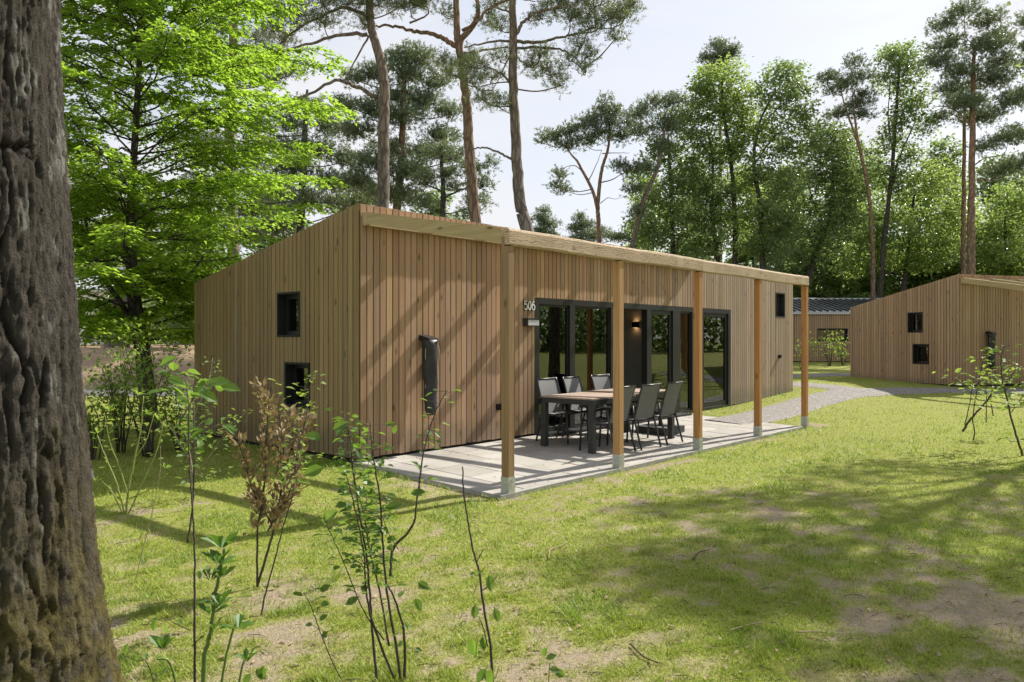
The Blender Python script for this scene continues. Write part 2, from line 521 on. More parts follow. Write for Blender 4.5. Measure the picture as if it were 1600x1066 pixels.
def mat_gravel():
    m, nt, out = mat_new('grey_gravel'); x = N(nt)
    tc = x.n('TexCoord')
    vor = x.n('TexVoronoi'); vor.inputs['Scale'].default_value = 38
    x.l(tc.outputs['Object'], vor.inputs['Vector'])
    n1 = x.noise(tc.outputs['Object'], 1.2, 4, 0.6)
    c = x.mix(x.ramp(vor.outputs['Color'], [(0.2, 0), (0.8, 1)]), (0.12, 0.115, 0.11), (0.33, 0.32, 0.305))
    c = x.mix(x.ramp(n1, [(0.4, 0), (0.7, 0.5)]), c, (0.24, 0.215, 0.185))
    principled(x, out, c, 0.9, x.bump(vor.outputs['Distance'], 0.8, 0.02), 0, 0.2)
    return m
M_gravel = mat_gravel()
M_road = mat_plain('grey_asphalt', (0.105, 0.10, 0.097), 0.9, 0, 0.25, 1.5, 0.3)

# ------------------------------------------------------------------ ground
def cover(x, y):
    """How much grass stands at a place, 0..1."""
    t, w = tw(x, y)
    c = 0.645 + 0.45 * (fbm(x * 0.75 + 3, y * 0.75 + 8, 4) - 0.46) + 0.40 * (vnoise(x * 2.4, y * 2.4) - 0.5) + 0.55 * (vnoise(x * 6.5, y * 6.5) - 0.5) + 0.45 * (vnoise(x * 14, y * 14) - 0.5)
    c = c + 0.35 * smooth(7.5, 13, y) + 0.15 * smooth(2.0, 5.0, w) * smooth(7, 10, y)
    c = c + 0.30 * (1 - smooth(0.6, 2.2, np.abs(w + 1.0))) * smooth(1.5, -0.5, t)
    c = c - 0.15 * smooth(6.0, 4.0, y)
    bare = 0.75 * np.exp(-((x - 3.0) ** 2 / 0.22 + (y - 4.6) ** 2 / 0.10)) + 0.7 * np.exp(-((t - 8.9) ** 2 / 0.15 + (w - 2.5) ** 2 / 0.3))
    bare = bare + 0.55 * np.exp(-((w - 2.72) ** 2 / 0.03)) * smooth(0, 1, t) * smooth(9, 8, t) * (0.3 + vnoise(x * 3, y * 3))
    bare = bare + 0.5 * np.exp(-((t + 0.25) ** 2 / 0.03)) * smooth(0.2, 1, w) * smooth(2.6, 2.0, w) * vnoise(x * 4, y * 4)
    c = c - 0.9 * bare
    c = c - 0.9 * smooth(23.6, 25.5, y) * smooth(-4, -6.5, x)
    return np.clip(c, 0, 1)

def axis(lo, hi, a, b, fine, coarse):
    inner = np.arange(a, b + 1e-6, fine)
    def grow(start, end, sgn):
        out = []; p = start; s = fine
        while (p - end) * sgn < 0:
            s = min(s * 1.18, coarse); p += sgn * s; out.append(p)
        return np.array(out)
    return np.concatenate([grow(a, lo, -1)[::-1], inner, grow(b, hi, 1)])
gx = axis(-260, 260, -9, 14, 0.11, 14)
gy = axis(-200, 320, 2.0, 25, 0.11, 14)
GX, GY = np.meshgrid(gx, gy)
GZ = gz(GX, GY)
tt, ww = tw(GX, GY)
under = smooth(0.35, 0.05, np.maximum(np.maximum(-0.12 - tt, tt - 8.32), np.maximum(-0.5 - ww, ww - 2.52)))
GZ = GZ - 0.03 * under
covv = cover(GX, GY)
sand = smooth(24.3, 25.3, GY) * smooth(-4.2, -6.0, GX) * smooth(60, 40, GY)
sand = np.clip(sand, 0, 1)
ny, nx = GX.shape
i = np.arange(ny - 1)[:, None] * nx; j = np.arange(nx - 1)[None]
GF = np.stack([i + j, i + j + 1, i + nx + j + 1, i + nx + j], -1).reshape(-1, 4)
gmb = MB().add(np.stack([GX, GY, GZ], -1).reshape(-1, 3), GF, np.stack([covv, sand, np.zeros_like(sand)], -1).reshape(-1, 3))
ground = gmb.build('ground', M_ground, smooth=True)
tag(ground, kind='structure')

def strip(name, pts, widths, mat, lift=0.03, m=14):
    c = spline(np.asarray(pts, float)[:, :2], m)
    wd = np.interp(np.linspace(0, 1, len(c)), np.linspace(0, 1, len(widths)), widths)
    d = unit(np.gradient(c, axis=0)); s = np.stack([d[:, 1], -d[:, 0]], -1)
    k = 9
    rows = []
    for a in np.linspace(-0.5, 0.5, k):
        jit = 0.10 * (fbm(c[:, 0] * 1.7 + a * 9, c[:, 1] * 1.7, 3) - 0.5) * (abs(a) > 0.4)
        q = c + s * (a * wd + jit)[:, None]
        rows.append(np.c_[q, gz(q[:, 0], q[:, 1]) + lift * (1 - 0.9 * (abs(a) > 0.45))])
    V = np.stack(rows, 1).reshape(-1, 3)
    i = np.arange(len(c) - 1)[:, None] * k; j = np.arange(k - 1)[None]
    F = np.stack([i + j, i + k + j, i + k + j + 1, i + j + 1], -1).reshape(-1, 4)
    o = MB().add(V, F).build(name, mat, smooth=True)
    return tag(o, kind='structure')
strip('path', [L(7.6, 1.25), L(9.4, 1.25), G(1235, 638), G(1290, 622), G(1340, 613.5), G(1430, 611.5), G(1540, 611), G(1680, 611), G(1900, 611)], [0.95, 0.95, 0.95, 0.95, 1.15, 1.05, 1.0, 1.0, 1.0], M_gravel)
strip('path', [G(1352, 613.0), G(1318, 608), G(1275, 603.5), G(1230, 601), G(1120, 599)], [1.0, 1.0, 1.1, 1.2, 1.2], M_gravel, 0.035)
strip('path', [G(1050, 592), G(1200, 588.5), G(1290, 586), G(1420, 583.5)], [1.5, 1.5, 1.5, 1.5], M_gravel)
strip('road', [(-40, 22.5), (-25, 22.3), (-15, 22.2), (-9, 22.4), (-3, 23.6), (4, 27)], [3.2, 3.2, 3.0, 3.0, 3.0, 3.0], M_road, 0.03)

# ------------------------------------------------------------------ cabins
BW = 0.1057                                     # board pitch

def hole_segments(u0, u1, z0, z1a, z1b, holes):
    """What is left of a vertical strip once the holes are cut: (u0,u1,zlo,zhi_at_u0,zhi_at_u1)."""
    cuts = sorted({u0, u1, *[h[0] for h in holes if u0 < h[0] < u1], *[h[1] for h in holes if u0 < h[1] < u1]})
    out = []
    for a, b in zip(cuts[:-1], cuts[1:]):
        if b - a < 0.012: continue
        top = lambda u: z1a + (z1b - z1a) * (u - u0) / (u1 - u0)
        zs = [(z0, None)]
        for h in holes:
            if h[0] < (a + b) / 2 < h[1]:
                new = []
                for lo, hi in zs:
                    if (hi if hi is not None else 99) <= h[2] or lo >= h[3]: new.append((lo, hi)); continue
                    if h[2] > lo + 0.02: new.append((lo, h[2]))
                    new.append((h[3], hi))
                zs = new
        for lo, hi in zs:
            out.append((a, b, lo, top(a) if hi is None else hi, top(b) if hi is None else hi))
    return out

def facade(root, org, du, out, length, hfun, holes, single, tone, seed, skip=0.0):
    """Board cladding (each board an object when single) before a dark inner wall, in the cabin's own frame."""
    rg = R(seed); org = np.array(org, float); du = np.array(du, float); out = np.array(out, float)
    up = np.array([0, 0, 1.0])
    wall = MB()
    k = int(round(length / BW)); step = length / k
    for s in hole_segments(skip, length, -0.05, hfun(skip) - 0.06, hfun(length) - 0.06, holes):
        a, b, lo, h0, h1 = s
        q = []
        for dpt in (0.0, -0.14):
            q += [org + du * a + out * dpt + up * lo, org + du * b + out * dpt + up * lo, org + du * b + out * dpt + up * h1, org + du * a + out * dpt + up * h0]
        wall.add(np.array(q), np.array([(0,1,2,3),(7,6,5,4),(0,4,5,1),(1,5,6,2),(2,6,7,3),(3,7,4,0)]))
    wall.build('wall', M_membrane, root)
    joined = MB()
    for b in range(k):
        u0, u1 = b * step, (b + 1) * step
        tcol = tone((u0 + u1) / 2 / length, rg)
        thick = 0.020 + rg.uniform(-0.002, 0.002); dz = rg.uniform(-0.006, 0.006)
        g = 0.0062 if single else 0.008
        for (a, c, lo, h0, h1) in hole_segments(u0 + g, u1 - g, 0.035 + dz, hfun(u0) + dz * .6, hfun(u1) + dz * .6, holes):
            o0 = org + du * a + up * lo + out * 0.012
            wd, ha, hb = c - a, h0 - lo, h1 - lo
            V = []
            for dpt in (0.0, thick):
                V += [out * dpt, du * wd + out * dpt, du * wd + out * dpt + up * hb, out * dpt + up * ha]
            ch = 0.003                       # eased front arrises
            V[4] = V[4] + du * ch; V[7] = V[7] + du * ch; V[5] = V[5] - du * ch; V[6] = V[6] - du * ch
            F = np.array([(0,1,2,3),(7,6,5,4),(0,4,5,1),(1,5,6,2),(2,6,7,3),(3,7,4,0)])
            if single:
                ob = MB().add(np.array(V), F).build('board', M_board, root)
                ob.location = tuple(o0); ob.color = (*tcol, 1)
            else:
                joined.add(np.array(V) + o0, F)
    if not single:
        ob = joined.build('cladding', M_board, root); ob['kind'] = 'stuff'; ob.color = (*tone(0.5, rg), 1)

def window(root, name, org, du, out, u0, u1, z0, z1, sash=0.055, depth=0.10, frame=0.03):
    """Deep dark reveal, sash and pane; the pane sits inside the wall."""
    org = np.array(org, float); du = np.array(du, float); out = np.array(out, float); up = np.array([0, 0, 1.0])
    def bx(mb, a, b, lo, hi, d0, d1):
        V = []
        for z in (lo, hi):
            for (u, d) in ((a, d0), (b, d0), (b, d1), (a, d1)):
                V.append(org + du * u + out * d + up * z)
        mb.hexa(np.array(V))
    w = MB(); f = frame
    o1 = 0.038
    bx(w, u0, u0 + f, z0, z1, -depth - .05, o1); bx(w, u1 - f, u1, z0, z1, -depth - .05, o1)
    bx(w, u0 + f, u1 - f, z1 - f, z1, -depth - .05, o1); bx(w, u0 + f, u1 - f, z0, z0 + f, -depth - .05, o1)
    wo = w.build(name, M_reveal, root)
    s = MB(); a, b, lo, hi = u0 + f, u1 - f, z0 + f, z1 - f
    bx(s, a, a + sash, lo, hi, -depth - .045, -depth + 0.015); bx(s, b - sash, b, lo, hi, -depth - .045, -depth + 0.015)
    bx(s, a + sash, b - sash, hi - sash, hi, -depth - .045, -depth + 0.015); bx(s, a + sash, b - sash, lo, lo + sash, -depth - .045, -depth + 0.015)
    s.build('sash', M_frame, wo)
    p = MB(); bx(p, a + sash, b - sash, lo + sash, hi - sash, -depth - .02, -depth - .012)
    p.build('pane', M_glass, wo)
    return wo

LEN, WID, HF, HB = 14.19, 4.253, 3.249, 2.446
ENDHOLES = [(1.243, 1.812, 1.569, 2.195), (1.025, 1.617, 0.606, 1.222)]
GLZ = (3.458, 10.49, 0.0, 2.206)
SMALLWIN = (13.04, 13.63, 2.09, 2.72)

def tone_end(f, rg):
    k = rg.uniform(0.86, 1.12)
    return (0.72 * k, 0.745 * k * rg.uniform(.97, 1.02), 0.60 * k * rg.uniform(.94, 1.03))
def tone_front(f, rg):
    k = rg.choice([rg.uniform(0.80, 1.0), rg.uniform(0.92, 1.12), rg.uniform(1.1, 1.28)], p=[.35, .5, .15])
    g = smooth(0.3, 0.75, f)                      # the far end has weathered to silver
    a = np.array([1.0, 0.95, 0.90]); b = np.array([0.88, 0.96, 1.12])
    c = (a * (1 - g) + b * g) * k * np.array([1, rg.uniform(.96, 1.03), rg.uniform(.90, 1.06)])
    return tuple(c)
def tone_plain(f, rg):
    return (0.98, 0.97, 0.95)

def build_cabin(name, origin, rz, label, group, near=False, back_windows=(), roof_panels=False):
    root = thing(name, origin, label, 'cabin', rz, group)
    front = ((0, 0, 0), (1, 0, 0), (0, -1, 0))
    end = ((0, 0, 0), (0, 1, 0), (-1, 0, 0))
    endc = ((0, -0.033, 0), (0, 1, 0), (-1, 0, 0)); e = 0.033
    rear = ((LEN, WID, 0), (-1, 0, 0), (0, 1, 0))
    endr = ((LEN, WID, 0), (0, -1, 0), (1, 0, 0))
    slope = lambda u: HF + (HB - HF) * u / WID
    fh = [GLZ, SMALLWIN]
    facade(root, *front, LEN, lambda u: HF, fh, near, tone_front if near else tone_plain, 11)
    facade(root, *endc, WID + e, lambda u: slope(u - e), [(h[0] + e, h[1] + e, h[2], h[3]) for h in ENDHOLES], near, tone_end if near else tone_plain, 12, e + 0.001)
    facade(root, *rear, LEN, lambda u: HB, list(back_windows), False, tone_plain, 13)
    facade(root, *endr, WID, lambda u: HB + (HF - HB) * u / WID, [], False, tone_plain, 14)
    for h in ENDHOLES: window(root, 'window', *end, *h)
    window(root, 'window', *front, *SMALLWIN)
    for h in back_windows: window(root, 'window', *rear, *h)
    # corner fillets, plinth
    pl = MB().box((0.03, 0.03, -0.25), (LEN - 0.03, WID - 0.03, -0.052)).build('plinth', M_plinth, root)
    # roof
    rf = MB()
    z0, z1 = HF - 0.07, HB - 0.05
    ov = 0.05
    zb = z1 + (z1 - z0) / WID * ov
    def slab(x0, x1, y0, y1, t, lift=0):
        f = lambda y: z0 + (z1 - z0) * y / WID + lift
        return np.array([(x0,y0,f(y0)-t),(x1,y0,f(y0)-t),(x1,y1,f(y1)-t),(x0,y1,f(y1)-t),(x0,y0,f(y0)),(x1,y0,f(y0)),(x1,y1,f(y1)),(x0,y1,f(y1))])
    rf.hexa(slab(0.01, LEN - 0.01, 0.01, WID - 0.01, 0.06))
    ro = rf.build('roof', M_roof, root)
    if roof_panels:
        n = 44; st = LEN / n
        me = None
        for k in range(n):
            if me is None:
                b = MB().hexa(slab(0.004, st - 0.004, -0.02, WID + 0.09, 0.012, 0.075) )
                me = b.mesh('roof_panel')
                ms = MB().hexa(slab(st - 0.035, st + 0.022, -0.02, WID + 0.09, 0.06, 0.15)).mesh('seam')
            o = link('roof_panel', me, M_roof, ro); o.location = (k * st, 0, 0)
            o = link('seam', ms, M_frame, ro); o.location = (k * st, 0, 0)  # seams coloured dark in place of the shadows they cast on the panels
        MB().hexa(slab(-0.03, LEN + 0.03, -0.06, 0.10, 0.10, 0.17)).build('ridge_cap', M_ridge, ro)
        MB().hexa(slab(-0.03, LEN + 0.03, WID + 0.06, WID + 0.12, 0.09, 0.05)).build('eaves_trim', M_ridge, ro)
    # the room behind the glass
    MB().box((0.2, 0.2, -0.05), (LEN - 0.2, WID - 0.2, -0.005)).build('floor', M_floorwood, root)
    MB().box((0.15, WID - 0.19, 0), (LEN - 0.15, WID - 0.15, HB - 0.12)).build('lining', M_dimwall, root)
    c = MB(); 
    c.hexa(np.array([(0.15, 0.16, 2.62), (LEN-.15, 0.16, 2.62), (LEN-.15, WID-.2, 2.30), (0.15, WID-.2, 2.30), (0.15, 0.16, 2.66), (LEN-.15, 0.16, 2.66), (LEN-.15, WID-.2, 2.34), (0.15, WID-.2, 2.34)]))
    c.build('ceiling', M_inwall, root)
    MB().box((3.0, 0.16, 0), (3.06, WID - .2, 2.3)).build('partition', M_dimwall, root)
    MB().box((8.72, 1.0, 0), (8.80, WID - .2, 2.3)).build('partition', M_inwall, root)
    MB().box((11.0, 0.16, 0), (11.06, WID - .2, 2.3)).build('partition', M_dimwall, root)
    # glazing strip
    y0, y1 = -0.034, 0.09
    z1 = GLZ[3]
    def fr(mb, a, b, lo, hi, d0=y0, d1=y1): mb.box((a, d0, lo), (b, d1, hi))
    f = MB(); 
    fr(f, GLZ[0] + .002, GLZ[1] - .002, z1 - 0.10, z1 - .002); fr(f, GLZ[0] + .002, GLZ[1] - .002, -0.045, 0.05, y0, 0.12)
    lo, hi = 0.05, z1 - 0.10
    for a, b in ((3.46, 3.57), (4.39, 4.53), (5.62, 5.80), (6.86, 7.00), (7.86, 8.16), (8.66, 9.16), (10.36, 10.488)): fr(f, a, b, lo, hi)
    f.build('glazing_frame', M_frame, root)
    for a, b in ((3.57, 4.39), (4.53, 5.62), (8.16, 8.66)):
        wo = MB(); e = 0.035
        fr(wo, a, a + e, lo, hi, 0.0, 0.05); fr(wo, b - e, b, lo, hi, 0.0, 0.05); fr(wo, a + e, b - e, lo, lo + e, 0.0, 0.05); fr(wo, a + e, b - e, hi - e, hi, 0.0, 0.05)
        wo = wo.build('window', M_frame, root)
        MB().box((a + e, 0.02, lo + e), (b - e, 0.028, hi - e)).build('pane', M_glass, wo)
    def door(a, b, ang, hinge_left=True, handle=True):
        w = b - a; e = 0.085
        d = MB()
        d.box((0, -.03, 0), (e, .03, hi - lo)); d.box((w - e, -.03, 0), (w, .03, hi - lo)); d.box((e, -.03, 0), (w - e, .03, 0.11)); d.box((e, -.03, hi - lo - e), (w - e, .03, hi - lo))
        do = d.build('door', M_frame, root); do.location = (a, 0.03, lo); do.rotation_euler = (0, 0, ang)
        MB().box((e, -.005, 0.11), (w - e, .005, hi - lo - e)).build('pane', M_glass, do)
        if handle:
            h = MB()
            for sgn in (-1, 1):
                h.tube([(w - .045, sgn * .03, 0.98), (w - .045, sgn * .085, 0.98), (w - .16, sgn * .085, 0.98)], 0.009, 6)
                h.tube([(w - .045, sgn * .034, 0.86), (w - .045, sgn * .034, 1.06)], 0.014, 6)
                h.tube([(w - .02, sgn * .07, 0.55), (w - .02, sgn * .07, 1.2)], 0.011, 6)
            h.build('handle', M_steel, do)
            MB().box((w + .001, -.029, 0.02), (w + .004, .029, hi - lo - .02)).build('edge_strip', M_steel, do)
    door(5.80, 6.86, rad(32.5))
    door(7.00, 7.86, 0.0, handle=False)
    door(9.16, 10.36, 0.0, handle=False)
    return root

ZC1 = 0.0
cabin_a = build_cabin('cabin', (C0[0], C0[1], 0.0), ROTZ, 'long timber cabin with dark glazed doors, house number 506 on its wall', 'timber holiday cabins', near=True)
TH2 = rad(71.5)
C2 = np.array([12.92, 22.3]); ZC2 = 0.16
cabin_b = build_cabin('cabin', (C2[0], C2[1], ZC2), math.pi / 2 - TH2, 'timber cabin with two small dark windows standing across the lawn beyond the gravel path', 'timber holiday cabins')
TH3 = rad(-89.0)
D3 = np.array([math.sin(TH3), math.cos(TH3)]); N3 = np.array([math.cos(TH3), -math.sin(TH3)])
BK3 = P(1470, 529, 37.6)[:2]                      # its rear corner, hidden behind the second cabin
C3 = BK3 + N3 * WID
ZC3 = float(gz(15, 37))
def rearu(u):                                    # distance along the rear wall for a pixel column
    return LEN - (BK3[0] - (u - U0) / FPX * BK3[1])
cabin_c = build_cabin('cabin', (C3[0], C3[1], ZC3), math.pi / 2 - TH3, 'distant timber cabin with a ribbed grey metal roof and one wide low window', 'timber holiday cabins',
                      back_windows=[(rearu(1278), rearu(1325.5), 1.02, 1.64)], roof_panels=True)

# things on and in the first cabin
def inside(name, o): return o

# pergola ------------------------------------------------------------------
def build_pergola(origin, rz, label, nposts, group, near):
    root = thing('pergola', origin, label, 'pergola', rz, group)
    S, PS = 2.11, 0.10
    yo = -2.40                                    # inner face of the posts (local y)
    zt = 2.60
    for k in range(nposts):
        x0 = 0.026 + k * S
        p = MB()
        p.bar((x0 + PS/2, yo - PS/2, 0.07), (x0 + PS/2, yo - PS/2, zt - 0.075), PS, PS, (0, 1, 0), 0.004)
        p.box((x0, yo - 0.045, zt - 0.075), (x0 + PS, yo, zt + 0.03))
        po = p.build('post', M_post, root)
        po.color = [(0.62, 0.66, 0.72, 1), (1.0, 0.98, 0.92, 1), (0.98, 0.86, 0.70, 1), (0.92, 0.80, 0.64, 1), (0.95, 0.78, 0.60, 1)][k % 5]
        sh = MB()
        a, b, c, d = x0 - .004, x0 + PS + .004, yo - PS - .004, yo + .004
        sh.box((a, c, -0.22), (b, c + .004, 0.085)); sh.box((a, d - .004, -0.22), (b, d, 0.085)); sh.box((a, c + .004, -0.22), (a + .004, d - .004, 0.085)); sh.box((b - .004, c + .004, -0.22), (b, d - .004, 0.085))
        for zz in (-0.0, 0.05):
            sh.tube([(x0 - .004, yo - .05, zz), (x0 - .012, yo - .05, zz)], 0.008, 6); sh.tube([(x0 + .05, yo - PS - .004, zz), (x0 + .05, yo - PS - .012, zz)], 0.008, 6)
        sh.build('post_shoe', M_galv, po)
    cuts = [0.026 - 0.0] + [0.026 + (k + (0.6 if near else .5)) * S for k in ()]
    xs = [0.026, 0.026 + S * 2 + 0.08, 0.026 + S * (nposts - 1) + PS]
    if nposts < 4: xs = [0.026, 0.026 + S * (nposts - 1) + PS]
    for k, (a, b) in enumerate(zip(xs[:-1], xs[1:])):
        bm = MB()
        # a split trunk: section rounded on its upper outer edge, slightly wavy along its length
        m = 24; rg = R(50 + k)
        prof = np.array([(-0.048, -0.105), (-0.048, 0.055), (-0.040, 0.066), (0.030, 0.068), (0.050, 0.060), (0.058, 0.040), (0.058, -0.095), (0.050, -0.105)])
        X = np.linspace(a + .002, b - .002, m)
        V = []
        for x in X:
            w1 = 0.006 * math.sin(x * 2.3 + k) + rg.uniform(-.003, .003); w2 = rg.uniform(-.004, .004)
            for (py, pz) in prof:
                V.append((x, yo - PS / 2 - 0.005 - py * (1 if py < 0 else 1.0) + (w2 if py > 0 else 0), zt + 0.045 + pz + (w1 if abs(pz) > 0.04 else 0)))
        n = len(prof); i = np.arange(m - 1)[:, None] * n; j = np.arange(n)[None]
        F = np.stack([i + j, i + n + j, i + n + (j + 1) % n, i + (j + 1) % n], -1).reshape(-1, 4)
        bm.add(np.array(V), [F, np.array([list(range(n))]), np.array([list(range((m-1)*n, m*n))[::-1]])])
        bo = bm.build('beam', M_beam_rough if k == 0 and near else M_beam, root)
        bo.color = (1.0, 0.97, 0.92, 1) if k == 0 else (0.92, 0.90, 0.88, 1)
    nr = (nposts - 1) * 2 + 1
    yw = -0.036                                   # face of the boards
    sl = (2.723 - 3.153) / 2.36
    me = None
    for k in range(nr):
        x = 0.062 + k * S / 2
        if me is None:
            f = lambda y: 3.153 + sl * (-y - 0.04)
            hw = 0.032
            ya, yb = -0.122, yo + 0.002
            V = [(-hw, ya, f(ya)-.155), (hw, ya, f(ya)-.155), (hw, yb, f(yb)-.155), (-hw, yb, f(yb)-.155), (-hw, ya, f(ya)), (hw, ya, f(ya)), (hw, yb, f(yb)), (-hw, yb, f(yb))]
            me = MB().hexa(np.array([V[i] for i in (0, 3, 2, 1, 4, 7, 6, 5)])).mesh('rafter')
        o = link('rafter', me, M_rafter, root); o.location = (x, 0, 0)
        kk = R(70 + k).uniform(0.9, 1.05); o.color = (0.88 * kk, 0.92 * kk, 0.86 * kk, 1)
    ld = MB().box((0.03, -0.120, 2.975), (0.026 + S * (nposts - 1) + .16, -0.036, 3.14)).build('shade_plate', M_beam, root)  # added plate, its size and height set to shade the upper wall
    ld.color = (0.9, 0.85, 0.75, 1)
    return root
build_pergola((C0[0], C0[1], 0), ROTZ, 'timber pergola of five square posts along the glazed front of the nearest cabin', 5, 'timber pergolas', True)
build_pergola((C2[0], C2[1], ZC2), math.pi / 2 - TH2, 'timber pergola sloping down from the cabin across the lawn, only its rafters in view', 5, 'timber pergolas', False)

# patio --------------------------------------------------------------------
PS_ = 0.035
patio = MB().hexa(np.array([tuple(L(t, w, -PS_ * w - dz)) for dz in (0.16, 0.052) for (t, w) in ((-0.08, -0.02), (8.3, -0.02), (8.3, 2.47), (-0.08, 2.47))])).build('patio', M_kerb)
tag(patio, kind='structure')
tj = [-0.09, 0.35] + [0.35 + 0.53 * k for k in range(1, 16)]
wj = [0.0, 0.40, 1.0, 1.60, 2.20, 2.44]
rg = R(31)
for a, b in zip(tj[:-1], tj[1:]):
    for c, d in zip(wj[:-1], wj[1:]):
        g = 0.0045; dz = rg.uniform(-.003, .003); tl = rg.uniform(-.002, .002)
        o0 = L(a + g, c + g)
        lv = [(0, 0), (b - a - 2*g, 0), (b - a - 2*g, d - c - 2*g), (0, d - c - 2*g)]
        V = []
        for zz, ins in ((-0.05, 0), (-0.004, 0), (0, 0.004)):
            for (p, q) in lv:
                pp = p + (ins if p == 0 else -ins); qq = q + (ins if q == 0 else -ins)
                V.append((pp, -qq, zz - PS_ * (c + g + qq) + dz + tl * pp))
        F = np.array([(0,1,2,3),(8,11,10,9),(0,4,5,1),(1,5,6,2),(2,6,7,3),(3,7,4,0),(4,8,9,5),(5,9,10,6),(6,10,11,7),(7,11,8,4)])[:, ::1]
        o = MB().add(np.array(V), F).build('paving_tile', M_tile, patio)
        o.location = tuple(o0); o.rotation_euler = (0, 0, ROTZ)
        k = rg.uniform(0.84, 1.07); o.color = (k, k * rg.uniform(.985, 1.0), k * rg.uniform(.96, 1.0), 1)
for k in range(9):                                # narrow edging along the lawn
    a, b = -0.09 + k * 0.93, -0.09 + (k + 1) * 0.93 - 0.005
    V = []
    for zz in (-0.15, 0.004):
        for (t, w) in ((a, 2.447), (b, 2.447), (b, 2.51), (a, 2.51)):
            V.append(L(t, w, zz - PS_ * w))
    o = MB().hexa(np.array(V)).build('edging', M_kerb, patio)
st = MB().box((3.5, -0.30, -0.04), (8.15, -0.036, 0.03)).build('threshold', M_frame, cabin_a)

# ------------------------------------------------------------------ furniture
def pat_z(w): return -PS_ * w + 0.003

def build_table():
    t0, t1, w0, w1 = 2.75, 5.03, 0.72, 1.66
    z = pat_z(1.2)
    root = thing('dining_table', L((t0+t1)/2, (w0+w1)/2, z), 'long outdoor dining table with grey-brown planks on a dark metal frame', 'table', ROTZ)
    hx, hy = (t1 - t0) / 2, (w1 - w0) / 2
    H = 0.745
    fr = MB()
    for (a, b) in (((-hx+.001, -hy+.02, H-.055), (hx-.001, -hy+.02, H-.055)), ((-hx+.001, hy-.02, H-.055), (hx-.001, hy-.02, H-.055))): fr.bar(a, b, .04, .07)
    for x in (-hx + .02, -0.05, 0.03, hx - .02): fr.bar((x, -hy+.041, H-.055), (x, hy-.041, H-.055), .04, .07)
    fr.build('frame', M_alu, root)
    n = 8; pw = (2*hy - .012) / n
    for s, (a, b, lift) in enumerate(((-hx + .004, -0.012, 0.0), (-0.004, hx - .004, 0.012))):
        me = None
        for k in range(n):
            y = -hy + .006 + k * pw
            o = MB().box((a, y + .002, H - .018 + lift), (b, y + pw - .002, H + .004 + lift)).build('plank', M_plank, root)
            kk = R(90 + k + s * 20).uniform(.85, 1.15); o.color = (kk, kk, kk, 1)
    for sx in (-1, 1):
        for sy in (-1, 1):
            x, y = sx * (hx - .045), sy * (hy - .045)
            zz = (y) * PS_ 
            MB().bar((x, y, zz * 1.0 + 0.0), (x, y, H - .02), .088, .088, (0, 1, 0), .004).build('leg', M_alu, root)
    return root
build_table()

def build_chair():
    """Stacking chair facing local +x: sling seat and back in a tube frame."""
    root = thing('garden_chair', (0, 0, 0), 'x', 'chair', 0, 'garden chairs around the table')
    hw = 0.255
    sm = MB()
    X = np.linspace(-0.20, 0.25, 7); Z = 0.43 - 0.03 * np.sin((X + .2) / .45 * np.pi) + 0.03 * (X + .2) / .45
    def sheet(mb, prof, half, th=0.006):
        prof = np.asarray(prof, float); m = len(prof)
        V = []
        for dz in (0, -th):
            for (x, z) in prof:
                for y in np.linspace(-half, half, 3): V.append((x, y, z + dz - .012 * (1 - abs(y) / half)))
        V = np.array(V); k = 3
        i = np.arange(m - 1)[:, None] * k; j = np.arange(k - 1)[None]
        F = np.stack([i+j, i+k+j, i+k+j+1, i+j+1], -1).reshape(-1, 4)
        mb.add(V, [F, F[:, ::-1] + m * k])
    sheet(sm, np.c_[X, Z], hw - .03)
    sm.build('seat', M_sling, root, True)
    bk = MB(); bp = [(-0.20, 0.43), (-0.235, 0.55), (-0.265, 0.68), (-0.305, 0.82), (-0.345, 0.93)]
    V = []
    for th in (0.0, 0.006):
        for (x, z) in bp:
            for y in np.linspace(-(hw - .028), hw - .028, 3): V.append((x - th - .012 * (1 - abs(y) / hw), y, z))
    i = np.arange(len(bp) - 1)[:, None] * 3; j = np.arange(2)[None]
    F = np.stack([i+j, i+j+1, i+3+j+1, i+3+j], -1).reshape(-1, 4)
    bk.add(np.array(V), [F, F[:, ::-1] + len(bp) * 3]); bk.build('backrest', M_sling, root, True)
    fr = MB()
    for s in (-1, 1):
        fr.tube(spline([(-0.20, s*(hw-.015), 0.42), (-0.235, s*(hw-.015), 0.55), (-0.265, s*(hw-.015), 0.68), (-0.305, s*(hw-.015), 0.82), (-0.348, s*(hw-.015), 0.945)], 3), 0.0145, 7)
        fr.tube([(-0.21, s*(hw-.015), 0.425), (0.0, s*(hw-.015), 0.41), (0.25, s*(hw-.015), 0.455)], 0.0145, 7)
    fr.tube([(-0.346, -(hw-.015), 0.938), (-0.358, 0, 0.932), (-0.346, hw-.015, 0.938)], 0.013, 7)
    fr.tube([(-0.21, -(hw-.02), 0.405), (-0.21, hw-.02, 0.405)], 0.012, 6); fr.tube([(0.24, -(hw-.02), 0.44), (0.24, hw-.02, 0.44)], 0.012, 6)
    fr.build('frame', M_alu, root, True)
    for s in (-1, 1):
        MB().tube([(-0.34, s*hw, 0.0), (-0.275, s*hw, 0.22), (-0.215, s*(hw), 0.44), (-0.19, s*(hw+.008), 0.63)], 0.0155, 7).build('leg', M_alu, root, True)
        MB().tube([(0.27, s*hw, 0.0), (0.25, s*hw, 0.3), (0.235, s*(hw+.008), 0.63)], 0.0155, 7).build('leg', M_alu, root, True)
        a = MB()
        a.bar((-0.285, s*(hw+.012), 0.655), (0.255, s*(hw+.012), 0.648), 0.042, 0.022, (0, 0, 1), 0.006)
        a.build('armrest', M_alu, root)
    return root
chair0 = build_chair()
